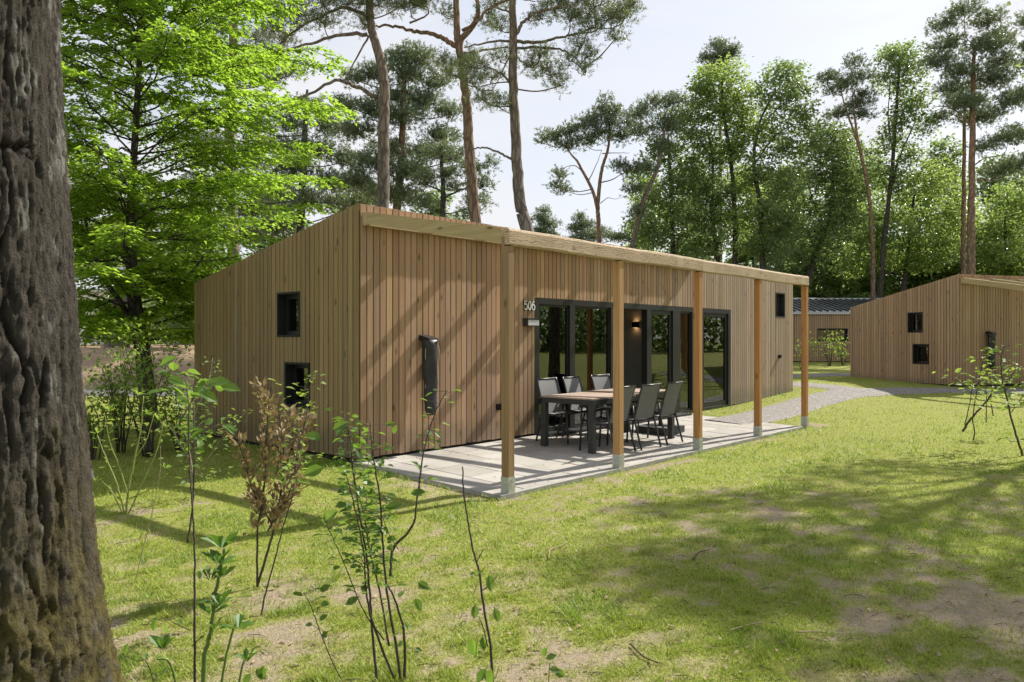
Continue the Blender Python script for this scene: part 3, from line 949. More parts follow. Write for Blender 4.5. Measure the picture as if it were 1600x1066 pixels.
CH = [(3.12, 1.62, -1, 'dark garden chair partly hidden behind the second pergola post, back towards the lawn', 2),
      (3.80, 1.63, -1, 'dark garden chair in the middle of the three on the lawn side of the table', -2),
      (4.47, 1.63, -1, 'dark garden chair on the lawn side of the table, nearest the low concrete slab', 3),
      (3.30, 0.74, 1, 'garden chair on the window side of the table, first from the house number', 0),
      (3.93, 0.76, 1, 'garden chair on the window side of the table, middle one before the glass', 4),
      (4.76, 0.72, 1, 'garden chair on the window side of the table, close to the open door', -3)]
for k, (t, w, f, lab, yaw) in enumerate(CH):
    o = chair0 if k == 0 else copy_tree(chair0)
    p = L(t, w, pat_z(w + 0.3 * -f) + .004)
    o.location = tuple(p); o['label'] = lab
    ang = ROTZ + (math.pi / 2 if f < 0 else -math.pi / 2) + rad(yaw)
    o.rotation_euler = (rad(0), 0, ang)
pb = thing('parasol_weight', L(5.42, 1.16, pat_z(1.16)), 'low dark concrete parasol weight standing under the far end of the table', 'parasol weight', ROTZ)
MB().box((-.30, -.30, 0.004), (.30, .30, 0.115)).build('slab', M_concrete, pb)
b = MB(); b.tube([(0, 0, .115), (0, 0, .40)], .028, 10); b.tube([(0, 0, .115), (0, 0, .125)], .08, 10); b.build('socket', M_alu, pb)

# covered parasol on the wall
def build_cover(origin, rz, label, group):
    root = thing('parasol_cover', origin, label, 'parasol', rz, group)
    m = 15
    V = []
    zz = np.linspace(0.51, 1.53, m)
    for k, z in enumerate(zz):
        f = (z - 0.51) / 1.02
        cx = 1.10 - 0.035 * f + 0.008 * math.sin(k * 1.3)
        wx = (0.088 + 0.024 * min(1, f * 1.6)) * (0.55 if k == 0 else 1)
        wy = (0.065 + 0.035 * f) * (0.6 if k == 0 else 1)
        for a in np.arange(12) / 12 * 2 * np.pi:
            r = 1 + 0.07 * math.sin(3 * a + k * 0.7) + 0.04 * math.sin(5 * a - k)
            V.append((cx + wx * r * math.cos(a), -0.145 - 0.02 * f + wy * r * math.sin(a), z))
    n = 12; i = np.arange(m - 1)[:, None] * n; j = np.arange(n)[None]
    F = np.stack([i + j, i + (j + 1) % n, i + n + (j + 1) % n, i + n + j], -1).reshape(-1, 4)
    mb = MB().add(np.array(V), [F, np.array([list(range(n))[::-1]]), np.array([list(range((m-1)*n, m*n))])])
    mb.build('cover', M_cover, root, True)
    br = MB(); br.hexa(np.array([(0.975, -0.255, 1.50), (1.155, -0.255, 1.50), (1.155, -0.036, 1.535), (0.975, -0.036, 1.535), (0.98, -0.24, 1.555), (1.15, -0.24, 1.555), (1.15, -0.036, 1.60), (0.98, -0.036, 1.60)]))
    br.build('wall_bracket', M_black, root)
    cd = MB(); cd.tube(spline([(1.17, -.16, 1.50), (1.19, -.21, 1.42), (1.185, -.23, 1.30), (1.20, -.20, 1.2), (1.19, -.19, 0.9), (1.185, -.18, 0.6)], 4), 0.004, 5)
    cd.tube(spline([(0.985, -.20, 1.50), (0.965, -.19, 1.38), (0.985, -.17, 1.2), (0.995, -.16, 0.8)], 4), 0.004, 5)
    cd.build('cord', M_cord, root, True)
    return root
build_cover((C0[0], C0[1], 0), ROTZ, 'folded parasol in a black cover hanging on the wall of the nearest cabin', 'covered parasols')
build_cover((C2[0], C2[1], ZC2), math.pi / 2 - TH2, 'folded parasol in a black cover on the cabin across the lawn', 'covered parasols')

# house number
def digits():
    root = thing('house_number', L(3.30, 0.036, 2.07), 'house number 506 in pale digits beside the glazed doors', 'house number', ROTZ)
    h, w = 0.135, 0.068
    def arc(cx, cz, rx, rz, a0, a1, n=14):
        a = np.radians(np.linspace(a0, a1, n)); return [(cx + rx * math.cos(q), cz + rz * math.sin(q)) for q in a]
    five = [(w*.44, h/2), (-w*.38, h/2), (-w*.42, h*.06)] + arc(0, -h*.17, w*.46, h*.33, 118, -150)
    zero = arc(0, 0, w*.46, h/2, 90, 450, 26)
    six = [(w*.30, h*.49)] + arc(w*.15, -h*.1, w*.62, h*.6, 112, 176, 8) + arc(0, -h*.19, w*.45, h*.31, 176, 536, 26)
    for k, (nm, path) in enumerate((('5', five), ('0', zero), ('6', six))):
        x = (k - 1) * 0.094
        for mat, wd, d0, d1, nmo in ((M_black, 0.030, -0.020, -0.001, 'digit_back'), (M_white, 0.017, -0.026, -0.0202, 'digit')):
            mb = MB(); p = np.array(path); d = unit(np.gradient(p, axis=0)); s = np.stack([-d[:, 1], d[:, 0]], -1) * wd / 2
            if mat is M_black: p = p.copy()
            A, B = p + s, p - s
            m = len(p); V = []
            for y in (d0, d1):
                for q in (A, B):
                    V += [(x + c[0], y, c[1]) for c in q]
            i = np.arange(m - 1)
            F = np.concatenate([np.stack([i, i+1, m+i+1, m+i], -1)[:, ::-1], np.stack([2*m+i, 2*m+i+1, 3*m+i+1, 3*m+i], -1), np.stack([i, i+1, 2*m+i+1, 2*m+i], -1), np.stack([m+i, m+i+1, 3*m+i+1, 3*m+i], -1)[:, ::-1], np.array([[0, m, 3*m, 2*m], [m-1, 3*m-1, 4*m-1, 2*m-1]])])
            mb.add(np.array(V), F)
            mb.build(nmo, mat, root)
digits()
lamp = thing('wall_box', L(3.30, 0.036, 1.80), 'slim dark box with a pale front fixed below the house number', 'wall box', ROTZ)
MB().box((-.145, -.10, -.055), (.145, 0, .055)).build('housing', M_alu, lamp)
MB().box((-.13, -.104, -.045), (.13, -.1005, .04)).build('front', mat_plain('pale_front', (0.55, 0.55, 0.57), 0.4), lamp)
MB().box((-.15, -.112, .0555), (.15, 0, .068)).build('lid', M_alu, lamp)

for (t, z, lab) in ((2.58, 0.515, 'small black outdoor socket low on the wall beside the first pergola post'), (13.24, 1.09, 'small black outdoor socket under the small square window at the far end')):
    s = thing('wall_socket', L(t, 0.034, z), lab, 'socket', ROTZ, 'black wall sockets')
    b = MB(); b.box((-.045, -.05, -.045), (.045, 0, .045)); b.build('housing', M_black, s)
    b = MB(); b.hexa(np.array([(-.048, -.066, .0), (.048, -.066, .0), (.048, -.0505, .0), (-.048, -.0505, .0), (-.048, -.058, .05), (.048, -.058, .05), (.048, -.0505, .052), (-.048, -.0505, .052)])); b.build('flap', M_black, s)

# seen through the glass
wl_ = thing('wall_lamp', L(8.715, -1.36, 1.86), 'small black up and down wall lamp glowing orange inside the open door', 'lamp', ROTZ)
MB().box((-.10, -.06, -.07), (0, .06, .07)).build('housing', M_black, wl_)
MB().box((-.09, -.05, .071), (-.01, .05, .073)).build('diffuser', M_glow, wl_)
MB().box((-.09, -.05, -.073), (-.01, .05, -.071)).build('diffuser', M_glow, wl_)
def curtain(a, b, y, lab):
    root = None
    X = np.linspace(a, b, 60); Y = y + 0.035 * np.sin((X - a) / 0.055)
    V = np.array([(x, yy, z) for z in (0.03, 2.25) for x, yy in zip(X, Y)]); m = len(X); i = np.arange(m - 1)
    o = MB().add(V, np.stack([i, i+1, m+i+1, m+i], -1)).build('curtain', M_curtain, None, True)
    o.location = (C0[0], C0[1], 0); o.rotation_euler = (0, 0, ROTZ)
    tag(o, lab, 'curtain', 'curtains behind the glazing')
curtain(3.62, 3.92, 0.24, 'pale green-grey curtain gathered at the window edge nearest the house number')
curtain(9.75, 10.85, 0.30, 'pale green-grey curtain hanging behind the last glass door')
tv = thing('television', L(7.55, -4.02, 1.45), 'black flat television on the back wall seen through the glass', 'television', ROTZ)
MB().box((-.62, -.06, -.36), (.62, 0, .36)).build('screen', M_black, tv)
so = thing('sofa', L(6.9, -3.3, 0.0), 'dark sofa standing inside behind the glass', 'sofa', ROTZ)
b = MB(); b.box((-.95, -.42, .08), (.95, .42, .42)); b.build('seat', M_fabric, so)
b = MB(); b.box((-.95, .425, .08), (.95, .62, .82)); b.build('backrest', M_fabric, so)
for s in (-1, 1): MB().box((s*1.05-.095, -.42, .08), (s*1.05+.095, .62, .60)).build('armrest', M_fabric, so)

# ------------------------------------------------------------------ foliage materials
M_beechleaf = mat_leaf('beech_leaf', (0.13, 0.22, 0.022), (0.22, 0.32, 0.035), (0.43, 0.66, 0.06), 0.60, 0.45)
M_oakleaf = mat_leaf('oak_leaf', (0.11, 0.165, 0.075), (0.20, 0.27, 0.11), (0.34, 0.47, 0.14), 0.46, 0.3)
M_oaklight = mat_leaf('young_oak_leaf', (0.13, 0.195, 0.07), (0.23, 0.31, 0.10), (0.42, 0.57, 0.13), 0.50, 0.3)
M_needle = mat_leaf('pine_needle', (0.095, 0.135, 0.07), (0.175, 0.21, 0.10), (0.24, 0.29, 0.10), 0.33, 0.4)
M_needle_far = mat_leaf('far_pine_needle', (0.11, 0.16, 0.105), (0.175, 0.225, 0.13), (0.25, 0.31, 0.12), 0.33, 0.4)  # paler, bluer copy for distant pines, lightened in place of haze
M_sapleaf = mat_leaf('sapling_leaf', (0.045, 0.10, 0.026), (0.11, 0.19, 0.04), (0.26, 0.43, 0.05), 0.45, 0.42)
M_shrubleaf = mat_leaf('shrub_leaf', (0.11, 0.18, 0.035), (0.22, 0.31, 0.06), (0.36, 0.50, 0.08), 0.48, 0.6)
M_glossleaf = mat_leaf('evergreen_leaf', (0.045, 0.115, 0.025), (0.09, 0.18, 0.035), (0.18, 0.34, 0.035), 0.3, 0.5)
M_deadleaf = mat_leaf('withered_leaf', (0.22, 0.165, 0.085), (0.40, 0.315, 0.175), (0.34, 0.24, 0.10), 0.25, 0.6)
M_blade = mat_leaf('grass_blade', (0.9, 0.9, 0.9), (1.0, 1.0, 1.0), (1.25, 1.3, 0.9), 0.38, 0.5, use_tint=True)
M_bark_pine = mat_bark('pine_bark', (0.20, 0.172, 0.145), (0.085, 0.07, 0.06), 1.0, (0.27, 0.20, 0.15))
M_bark_red = mat_bark('red_pine_bark', (0.26, 0.185, 0.14), (0.11, 0.075, 0.055), 1.0, (0.33, 0.21, 0.14))
M_bark_grey = mat_bark('grey_bark', (0.11, 0.10, 0.085), (0.04, 0.036, 0.03), 1.4)
M_twig = mat_plain('twig_bark', (0.060, 0.046, 0.036), 0.8, 0, 0.3, 30)
M_twig_green = mat_plain('green_stem', (0.13, 0.20, 0.045), 0.5, 0, 0.2, 30)
M_twig_lime = mat_plain('lime_stem', (0.24, 0.28, 0.07), 0.5, 0, 0.2, 30)
M_twig_pale = mat_plain('pale_stem', (0.27, 0.21, 0.14), 0.8, 0, 0.2, 30)

KITE = (np.array([(0, 0, 0), (.45, .5, .10), (1, 0, -.06), (.45, -.5, .10)]), [np.array([(0, 1, 2, 3)])])
OVATE = (np.array([(0, 0, 0), (.25, .40, .07), (.6, .46, .05), (1, 0, -.12), (.6, -.46, .05), (.25, -.40, .07), (.48, 0, -.03)]),
         [np.array([(0, 1, 6), (1, 2, 6), (2, 3, 6), (3, 4, 6), (4, 5, 6), (5, 0, 6)])])
LANCE = (np.array([(0, 0, 0), (.35, .30, .05), (.72, .5, .04), (1, 0, -.10), (.72, -.5, .04), (.35, -.30, .05), (.55, 0, -.03)]), OVATE[1])

def leaves(mb, pos, d, n, ln, wd, shape=KITE, tint=None):
    pos = np.asarray(pos, float); d = unit(d); s = unit(np.cross(d, n)); q = np.cross(s, d)
    T, F = shape
    ln = np.broadcast_to(ln, (len(pos),)); wd = np.broadcast_to(wd, (len(pos),))
    V = pos[:, None] + d[:, None] * (T[None, :, 0:1] * ln[:, None, None]) + s[:, None] * (T[None, :, 1:2] * wd[:, None, None]) + q[:, None] * (T[None, :, 2:3] * ln[:, None, None])
    k = len(T); off = (np.arange(len(pos)) * k)[:, None, None]
    mb.add(V.reshape(-1, 3), [(f[None] + off).reshape(-1, f.shape[1]) for f in F], None if tint is None else np.repeat(tint, k, 0))

def needles(mb, pos, d, rg, m=12, shoot=0.16, ln=0.085, wd=0.010):
    """Needle shoots: a brush of thin blades round each shoot axis."""
    K = len(pos); d = unit(d)
    a = rg.rand(K, m) * shoot
    r = rg.normal(size=(K, m, 3)); r -= (r * d[:, None]).sum(-1, keepdims=True) * d[:, None]
    q = unit(unit(r) + d[:, None] * rg.uniform(0.25, 1.1, (K, m, 1)))
    b = pos[:, None] + d[:, None] * a[..., None]
    s = unit(np.cross(q, rg.normal(size=(K, m, 3))))
    l = ln * rg.uniform(.75, 1.2, (K, m, 1))
    V = np.stack([b - s * wd / 2, b + s * wd / 2, b + q * l], 2).reshape(-1, 3)
    mb.add(V, np.arange(len(V)).reshape(-1, 3))

def in_ball(rg, n, shell=0.5):
    v = unit(rg.normal(size=(n, 3)))
    return v * (rg.rand(n, 1) ** (1 / (3 - 1.6 * (1 - shell)))) if shell else v * rg.rand(n, 1) ** (1/3)

def cut_cabin(p):
    """True where a point lies outside the first cabin and its roof."""
    t, w = tw(p[:, 0], p[:, 1])
    return ~((t > -0.25) & (t < LEN + .2) & (w < 0.25) & (w > -WID - .25) & (p[:, 2] < HF + 0.2 + w.clip(-5, 0) * 0.18 + 0.12))

def tree_root(name, base, label, cat, group):
    return thing(name, base, label, cat, 0, group)

def px_tree(name, label, Y, trunks, pads, leafmat, bark, kind='pine', branches=(), seed=0, group=None, dens=1.0, leaf=0.19, cat='tree', depth=1.0, twigs=9):
    """A tree built at its distance Y from its silhouette: trunk lines, limbs and foliage pads as (u, v, half width, half height) in photograph pixels,
    each pad a rounded cloud as deep as it is wide."""
    rg = R(seed + 1000)
    u = trunks[0][0][0][0]
    bx = (u - U0) / FPX * Y
    bz = float(gz(bx, Y))
    base = np.array([bx, Y, bz])
    root = tree_root(name, base, label, cat, group)
    sc_ = Y / FPX
    tb = MB(); lines = []
    def run(pts, r0, r1, dy):
        q = np.array([P(a, b, Y) for a, b in pts])
        q[:, 1] += np.linspace(0, dy, len(q))
        return q
    for k, (pts, r0, r1) in enumerate(trunks):
        q = run(pts, r0, r1, 0)
        if k == 0 and q[0, 2] > bz + 0.3:
            q = np.vstack([[q[0, 0] + np.clip((q[0, 0] - q[1, 0]) / (q[0, 2] - q[1, 2]), -.25, .25) * (bz - .15 - q[0, 2]), q[0, 1], bz - 0.15], q])
        q = spline(q, 6); n = len(q)
        rr = np.interp(np.linspace(0, 1, n), [0, 0.06, 0.5, 1], [r0 * 1.25, r0, (r0 * .6 + r1 * .4), r1])
        q[:, :2] += rg.normal(size=(n, 2)) * r0 * 0.06
        tb.tube(q - base, rr, 10); lines.append(q)
    for (pts, r0, r1, dy) in branches:
        q = spline(run(pts, r0, r1, dy), 5); n = len(q)
        q[1:] += rg.normal(size=(n - 1, 3)) * r0 * 0.25
        tb.tube(q - base, np.linspace(r0, r1, n), 7); lines.append(q)
    allp = np.vstack(lines)
    cb = MB()
    for (pu, pv, ru, rv) in pads:
        c = P(pu, pv, Y); a, b = ru * sc_, rv * sc_
        c[1] += rg.uniform(-.6, .6) * a * depth
        # limb from the nearest wood to the pad, then twigs through it
        dd = np.linalg.norm((allp - c) * np.array([1, .6, 1]), axis=1) + 2.5 * np.maximum(allp[:, 2] - c[2] + 0.2 * a, 0)
        s0 = allp[np.argmin(dd)]
        mid = (s0 + c) / 2 + np.array([rg.normal() * .15 * a, rg.normal() * .3 * a, -0.25 * b - 0.06 * np.linalg.norm(c - s0)])
        br = spline([s0, mid, c], 4)
        r0 = min(0.035, 0.010 + 0.010 * np.linalg.norm(c - s0))
        tb.tube(br - base, np.linspace(r0, 0.008 + r0 * .3, len(br)), 5, cap=False)
        if kind == 'pine':
            near = Y < 26
            nk = int(min(dens * (7 + (85 if near else 60) * a * (a * .8 + b)), 170))
            o = in_ball(rg, nk, 0.3) * np.array([a, a * depth, b])
            o[:, 2] += 0.25 * b * (1 - (o[:, 0] / a) ** 2)
            lo = o[:, 2] < -0.35 * b
            o[lo, 2] *= 0.6
            m = 7
            oo = (o[:, None] + rg.normal(size=(nk, m, 3)) * (.085 if near else .12)).reshape(-1, 3)
            d = unit(np.repeat(o, m, 0) / np.array([a, a, b]) * .6 + (oo - np.repeat(o, m, 0)) * 4 + np.array([0, 0, 0.8]) + rg.normal(size=(nk * m, 3)) * .3)
            needles(cb, c + oo - base, d, rg, 12 if near else 9, 0.15, 0.095 if near else 0.13, 0.013 if near else 0.030)
        else:
            nc = int(dens * (9 + 36 * a * (a * .8 + b)))
            o = in_ball(rg, nc, 0.75) * np.array([a, a * depth, b]) * 1.08
            m = 16
            lp = (c + o)[:, None] + rg.normal(size=(nc, m, 3)) * np.array([.22, .22, .12])
            lp = lp.reshape(-1, 3)
            d = unit(rg.normal(size=lp.shape) * np.array([1, 1, .5]) + np.array([0, 0, -.25]))
            n = unit(rg.normal(size=lp.shape) * .55 + np.array([0, 0, 1.0]))
            l = leaf * rg.uniform(.7, 1.25, len(lp))
            leaves(cb, lp - base, d, n, l, l * .62)
        for k in range(twigs):
            e = c + o[rg.randint(len(o))]
            tb.tube(np.array([c - (0, 0, .1 * b), (c + e) / 2 + rg.normal(size=3) * .08 * a, e]) - base, [0.012, 0.008, 0.004], 4, cap=False)
    tb.build('trunk', bark, root, True)
    cb.build('crown', leafmat, root)
    return root

GP = 'tall pines behind the nearest cabin'
# pine with the strong left limbs, trunk rising over the near roof corner
px_tree('pine_tree', 'tall pine left of the red forked pine, trunk rising just beyond the near roof corner', 20.0,
  [([(598, 332), (599, 250), (600, 175), (600, 130), (594, 93), (582, 53), (578, 18), (574, -40), (578, -110), (575, -190)], .165, .06)],
  [(450, 14, 36, 11), (410, 10, 30, 12), (505, 36, 30, 8), (545, 14, 32, 10), (590, 4, 34, 10), (630, 8, 26, 9), (570, 38, 18, 7), (425, 45, 22, 9), (470, 40, 22, 8), (505, 8, 26, 9),
   (500, -30, 50, 16), (580, -50, 60, 20), (640, -80, 50, 18), (540, -100, 60, 20), (600, -140, 60, 22), (410, 230, 12, 6), (395, 240, 16, 7)],
  M_needle, M_bark_pine, branches=[([(574, 54), (537, 59), (493, 77), (453, 93), (425, 112)], .055, .015, -.8),
   ([(589, 152), (561, 141), (530, 135), (493, 161), (450, 183), (410, 221)], .06, .012, -1.2),
   ([(582, 30), (537, 8), (503, 15), (450, 39), (422, 62), (412, 80)], .05, .012, .8), ([(576, 56), (560, 90), (549, 116), (545, 140)], .028, .010, -.3),
   ([(578, 0), (610, -20), (640, -60)], .05, .015, .5), ([(576, -60), (540, -80), (500, -85)], .045, .015, .5)], seed=1, group=GP, dens=.85)
px_tree('pine_tree', 'tall red-barked pine with a forked trunk, middle one of three over the cabin roof', 20.4,
  [([(742, 345), (738, 290), (733, 229), (731, 190), (728, 149), (724, 112), (717, 76), (714, 46), (713, 0), (714, -70), (708, -160)], .158, .06),
   ([(717, 74), (722, 60), (735, 46), (745, 28), (747, 12), (744, -20), (752, -80), (760, -130)], .085, .03)],
  [(660, 4, 26, 9), (690, 18, 14, 6), (762, 30, 22, 9), (725, 106, 20, 8), (700, 112, 14, 8), (742, 92, 24, 7), (690, 96, 10, 7), (640, 6, 24, 8), (775, 8, 24, 8),
   (700, -40, 50, 18), (760, -50, 45, 16), (660, -60, 45, 16), (720, -100, 45, 16)],
  M_needle, M_bark_red, branches=[([(716, 73), (698, 60), (680, 50), (655, 41), (640, 36), (614, 26), (585, 22), (561, 20)], .075, .022, .9),
   ([(640, 36), (655, 28), (668, 18), (664, 2), (650, -12)], .03, .01, .3), ([(722, 84), (742, 77), (775, 68), (805, 64)], .035, .015, .5),
   ([(722, 48), (745, 36), (764, 19), (790, 10), (812, 8), (835, 16)], .045, .012, -.5), ([(713, -20), (690, -40), (660, -55)], .04, .012, .5)], seed=2, group=GP, dens=.85)
px_tree('pine_tree', 'tall straight grey-trunked pine, rightmost of three over the cabin roof', 19.2,
  [([(824, 360), (815, 330), (809, 272), (806, 217), (802, 139), (802, 62), (801, 0), (803, -80), (798, -170)], .168, .06)],
  [(735, 132, 22, 9), (756, 157, 24, 9), (777, 168, 20, 8), (712, 118, 15, 7), (742, 108, 22, 7), (770, 120, 20, 6),
   (830, 104, 24, 9), (860, 118, 24, 9), (876, 134, 16, 8), (845, 84, 22, 7), (893, 96, 16, 7), (916, 90, 12, 9), (905, 76, 18, 6), (920, 46, 26, 11), (950, 36, 30, 12), (974, 22, 26, 13), (890, 34, 26, 9), (870, 8, 36, 9), (930, 6, 40, 11), (984, 6, 16, 11), (962, 60, 10, 10), (846, 28, 20, 8), (915, 112, 5, 10), (780, 40, 18, 6), (780, 88, 16, 6),
   (860, -30, 50, 18), (930, -35, 45, 16), (790, -40, 50, 18), (830, -90, 45, 16)],
  M_needle, M_bark_pine, branches=[([(804, 55), (816, 40), (832, 29), (850, 26), (869, 23), (900, 25)], .05, .012, -.6),
   ([(803, 66), (830, 63), (857, 57), (880, 48), (903, 40), (930, 28), (960, 25)], .048, .012, .8), ([(805, 76), (840, 72), (875, 74), (893, 80), (909, 92), (914, 108)], .036, .008, .4),
   ([(802, 64), (775, 68), (742, 77), (727, 84)], .036, .012, -.4), ([(798, 132), (786, 120), (773, 115), (755, 110), (742, 107)], .03, .010, -.5), ([(800, 128), (775, 126), (745, 128)], .02, .008, .4),
   ([(801, 250), (785, 240), (770, 232), (758, 227), (745, 226), (727, 229), (705, 236), (686, 243)], .032, .010, .6),
   ([(802, 80), (790, 98), (780, 118), (768, 135)], .022, .008, .3), ([(806, 84), (815, 100), (832, 108), (850, 116)], .022, .008, -.4), ([(802, 20), (775, 8), (760, -8)], .03, .01, .3)], seed=3, group=GP, dens=.85)
px_tree('pine_tree', 'tall pine standing behind the bright green beech', 22.0,
  [([(364, 400), (360, 250), (360, 120), (364, 60), (368, 0), (372, -80), (368, -160)], .175, .06)],
  [(400, 62, 30, 10), (430, 92, 28, 10), (388, 118, 26, 10), (420, 128, 26, 9), (442, 66, 26, 9), (340, 40, 24, 10), (455, 120, 20, 8), (330, 90, 26, 12), (330, 10, 30, 10), (380, -20, 50, 16), (440, -30, 50, 16), (320, -50, 50, 18), (390, -80, 60, 20), (430, -120, 50, 20), (360, -160, 60, 24)],
  M_needle, M_bark_pine, branches=[([(366, 20), (350, 4), (330, 2)], .05, .015, .5), ([(366, 12), (385, 2), (400, -6), (430, -20)], .05, .015, .5), ([(362, 90), (340, 70), (325, 40)], .035, .012, -.4), ([(362, 100), (390, 95), (430, 92)], .03, .01, .4)], seed=4, group=GP, dens=.85)
GB = 'background pines'
px_tree('pine_tree', 'bushy dark pine filling the gap between the tall left pine and the red forked pine', 32.0,
  [([(620, 330), (627, 250), (630, 180), (632, 110), (633, 88)], .20, .05)],
  [(640, 84, 28, 12), (612, 96, 26, 12), (664, 100, 26, 12), (590, 122, 30, 12), (640, 120, 34, 12), (682, 132, 28, 12), (556, 128, 22, 9), (612, 152, 40, 13), (660, 162, 40, 13), (704, 176, 24, 11), (580, 178, 34, 13), (542, 168, 24, 10), (630, 192, 44, 13), (688, 212, 34, 12), (560, 212, 38, 13), (610, 232, 40, 14), (668, 248, 38, 13), (714, 248, 20, 9), (590, 262, 40, 13), (640, 278, 40, 13), (560, 290, 36, 12), (620, 312, 44, 12)],
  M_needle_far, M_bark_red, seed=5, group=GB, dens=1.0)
px_tree('pine_tree', 'low spreading pine with open curved branches beside the red forked trunk', 30.0,
  [([(692, 335), (693, 300), (690, 255), (692, 236)], .13, .05)],
  [(700, 272, 28, 8), (736, 262, 22, 9), (754, 290, 16, 8), (664, 286, 26, 9), (690, 242, 28, 9), (764, 258, 9, 9), (745, 318, 22, 6), (660, 322, 26, 8), (715, 296, 18, 6), (730, 338, 18, 5), (650, 262, 22, 9)],
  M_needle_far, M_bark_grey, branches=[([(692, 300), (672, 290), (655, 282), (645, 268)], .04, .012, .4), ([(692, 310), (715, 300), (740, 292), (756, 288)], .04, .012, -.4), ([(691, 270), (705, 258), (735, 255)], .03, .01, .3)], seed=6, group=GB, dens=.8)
px_tree('pine_tree', 'broad dark pine mass behind the right hand tips of the beech', 34.0,
  [([(470, 350), (475, 260), (478, 170), (480, 140)], .2, .05)],
  [(480, 168, 30, 12), (450, 194, 32, 13), (512, 200, 32, 13), (430, 230, 36, 14), (490, 236, 40, 14), (540, 250, 34, 12), (460, 272, 42, 14), (520, 286, 42, 14), (580, 300, 34, 12), (420, 302, 42, 14), (490, 322, 46, 14), (560, 326, 40, 12), (398, 200, 26, 16), (380, 250, 36, 16), (390, 330, 50, 16), (340, 300, 46, 18), (330, 230, 40, 18), (360, 370, 50, 16), (430, 360, 40, 14)],
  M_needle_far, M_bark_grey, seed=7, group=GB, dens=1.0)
px_tree('pine_tree', 'flat-topped open pine with a forked bare trunk standing alone against the sky', 40.0,
  [([(936, 400), (936, 378), (935, 345), (934, 325), (937, 290), (941, 262), (949, 237), (952, 215), (952, 190)], .135, .05), ([(934, 327), (925, 296), (910, 267), (902, 252), (893, 242), (884, 228)], .09, .03)],
  [(890, 212, 24, 9), (862, 216, 20, 8), (846, 222, 10, 7), (912, 198, 22, 10), (936, 180, 20, 10), (945, 163, 11, 9), (962, 180, 22, 11), (984, 198, 22, 10), (968, 214, 22, 9), (938, 212, 22, 9), (915, 222, 22, 8), (886, 230, 16, 6), (876, 272, 14, 7), (868, 292, 14, 7), (884, 300, 8, 6), (966, 262, 15, 7), (988, 270, 20, 8), (1002, 262, 12, 6), (928, 195, 16, 9), (952, 196, 18, 9), (870, 226, 12, 5)],
  M_needle_far, M_bark_red, branches=[([(912, 270), (898, 258), (880, 262), (872, 275)], .028, .008, .4), ([(939, 285), (955, 282), (970, 274), (985, 268)], .035, .010, -.4), ([(938, 318), (950, 309), (962, 310), (978, 306)], .022, .006, .3), ([(941, 240), (960, 238), (985, 237)], .03, .010, .3), ([(920, 282), (930, 262), (942, 232)], .03, .01, .4)], seed=8, group=GB, dens=.75)
px_tree('pine_tree', 'pine with a leaning trunk beside the flat-topped open pine', 38.0,
  [([(984, 400), (990, 375), (1005, 316), (1018, 285), (1026, 266), (1034, 238), (1038, 205)], .15, .06)],
  [(1000, 180, 24, 10), (1024, 164, 22, 10), (1044, 198, 22, 12), (1014, 266, 14, 6), (1034, 232, 22, 9), (1008, 205, 22, 9), (1050, 165, 20, 10), (990, 300, 16, 6), (1000, 335, 20, 8)],
  M_needle_far, M_bark_pine, seed=9, group=GB, dens=.9)
px_tree('pine_tree', 'small distant pine top just above the beam, right of the grey straight trunk', 60.0,
  [([(850, 420), (850, 385), (850, 330)], .12, .04)], [(850, 332, 10, 7), (846, 346, 17, 8), (858, 352, 17, 8), (848, 366, 22, 9), (862, 378, 22, 9), (838, 384, 20, 9)], M_needle_far, M_bark_grey, seed=10, group=GB, dens=1.0)
px_tree('pine_tree', 'small distant pine top just above the beam, left of the forked open pine', 60.0,
  [([(908, 420), (908, 385), (908, 340)], .12, .04)], [(906, 342, 12, 7), (914, 354, 18, 8), (900, 360, 16, 8), (940, 364, 16, 8), (922, 374, 24, 9), (965, 374, 20, 8), (896, 380, 20, 9)], M_needle_far, M_bark_grey, seed=11, group=GB, dens=1.0)

GO = 'trees behind the right hand cabins'
px_tree('oak_tree', 'leafy oak right of the leaning pine, first of the tall right hand oaks', 42.0,
  [([(1052, 420), (1050, 330), (1046, 250), (1044, 210)], .16, .05)],
  [(1050, 190, 26, 24), (1030, 240, 28, 28), (1062, 262, 30, 30), (1040, 310, 32, 28), (1002, 352, 24, 18), (1062, 342, 34, 26), (1022, 372, 30, 16), (1070, 380, 36, 22), (1010, 310, 18, 16)], M_oakleaf, M_bark_grey, 'broad', seed=20, group=GO)
px_tree('oak_tree', 'tall slim oak with a dark curved trunk, left one of the close trio', 41.0,
  [([(1124, 420), (1118, 380), (1113, 330), (1114, 250), (1104, 200)], .15, .05)],
  [(1098, 165, 34, 28), (1085, 215, 34, 30), (1112, 240, 30, 28), (1090, 280, 36, 30), (1120, 310, 30, 26), (1084, 335, 34, 26), (1116, 362, 36, 24), (1092, 390, 34, 20)], M_oakleaf, M_bark_grey, 'broad', branches=[([(1114, 250), (1098, 220), (1088, 190)], .05, .02, .5), ([(1114, 300), (1090, 285), (1075, 260)], .04, .015, -.5), ([(1116, 340), (1135, 300), (1140, 260)], .05, .02, .4)], seed=21, group=GO)
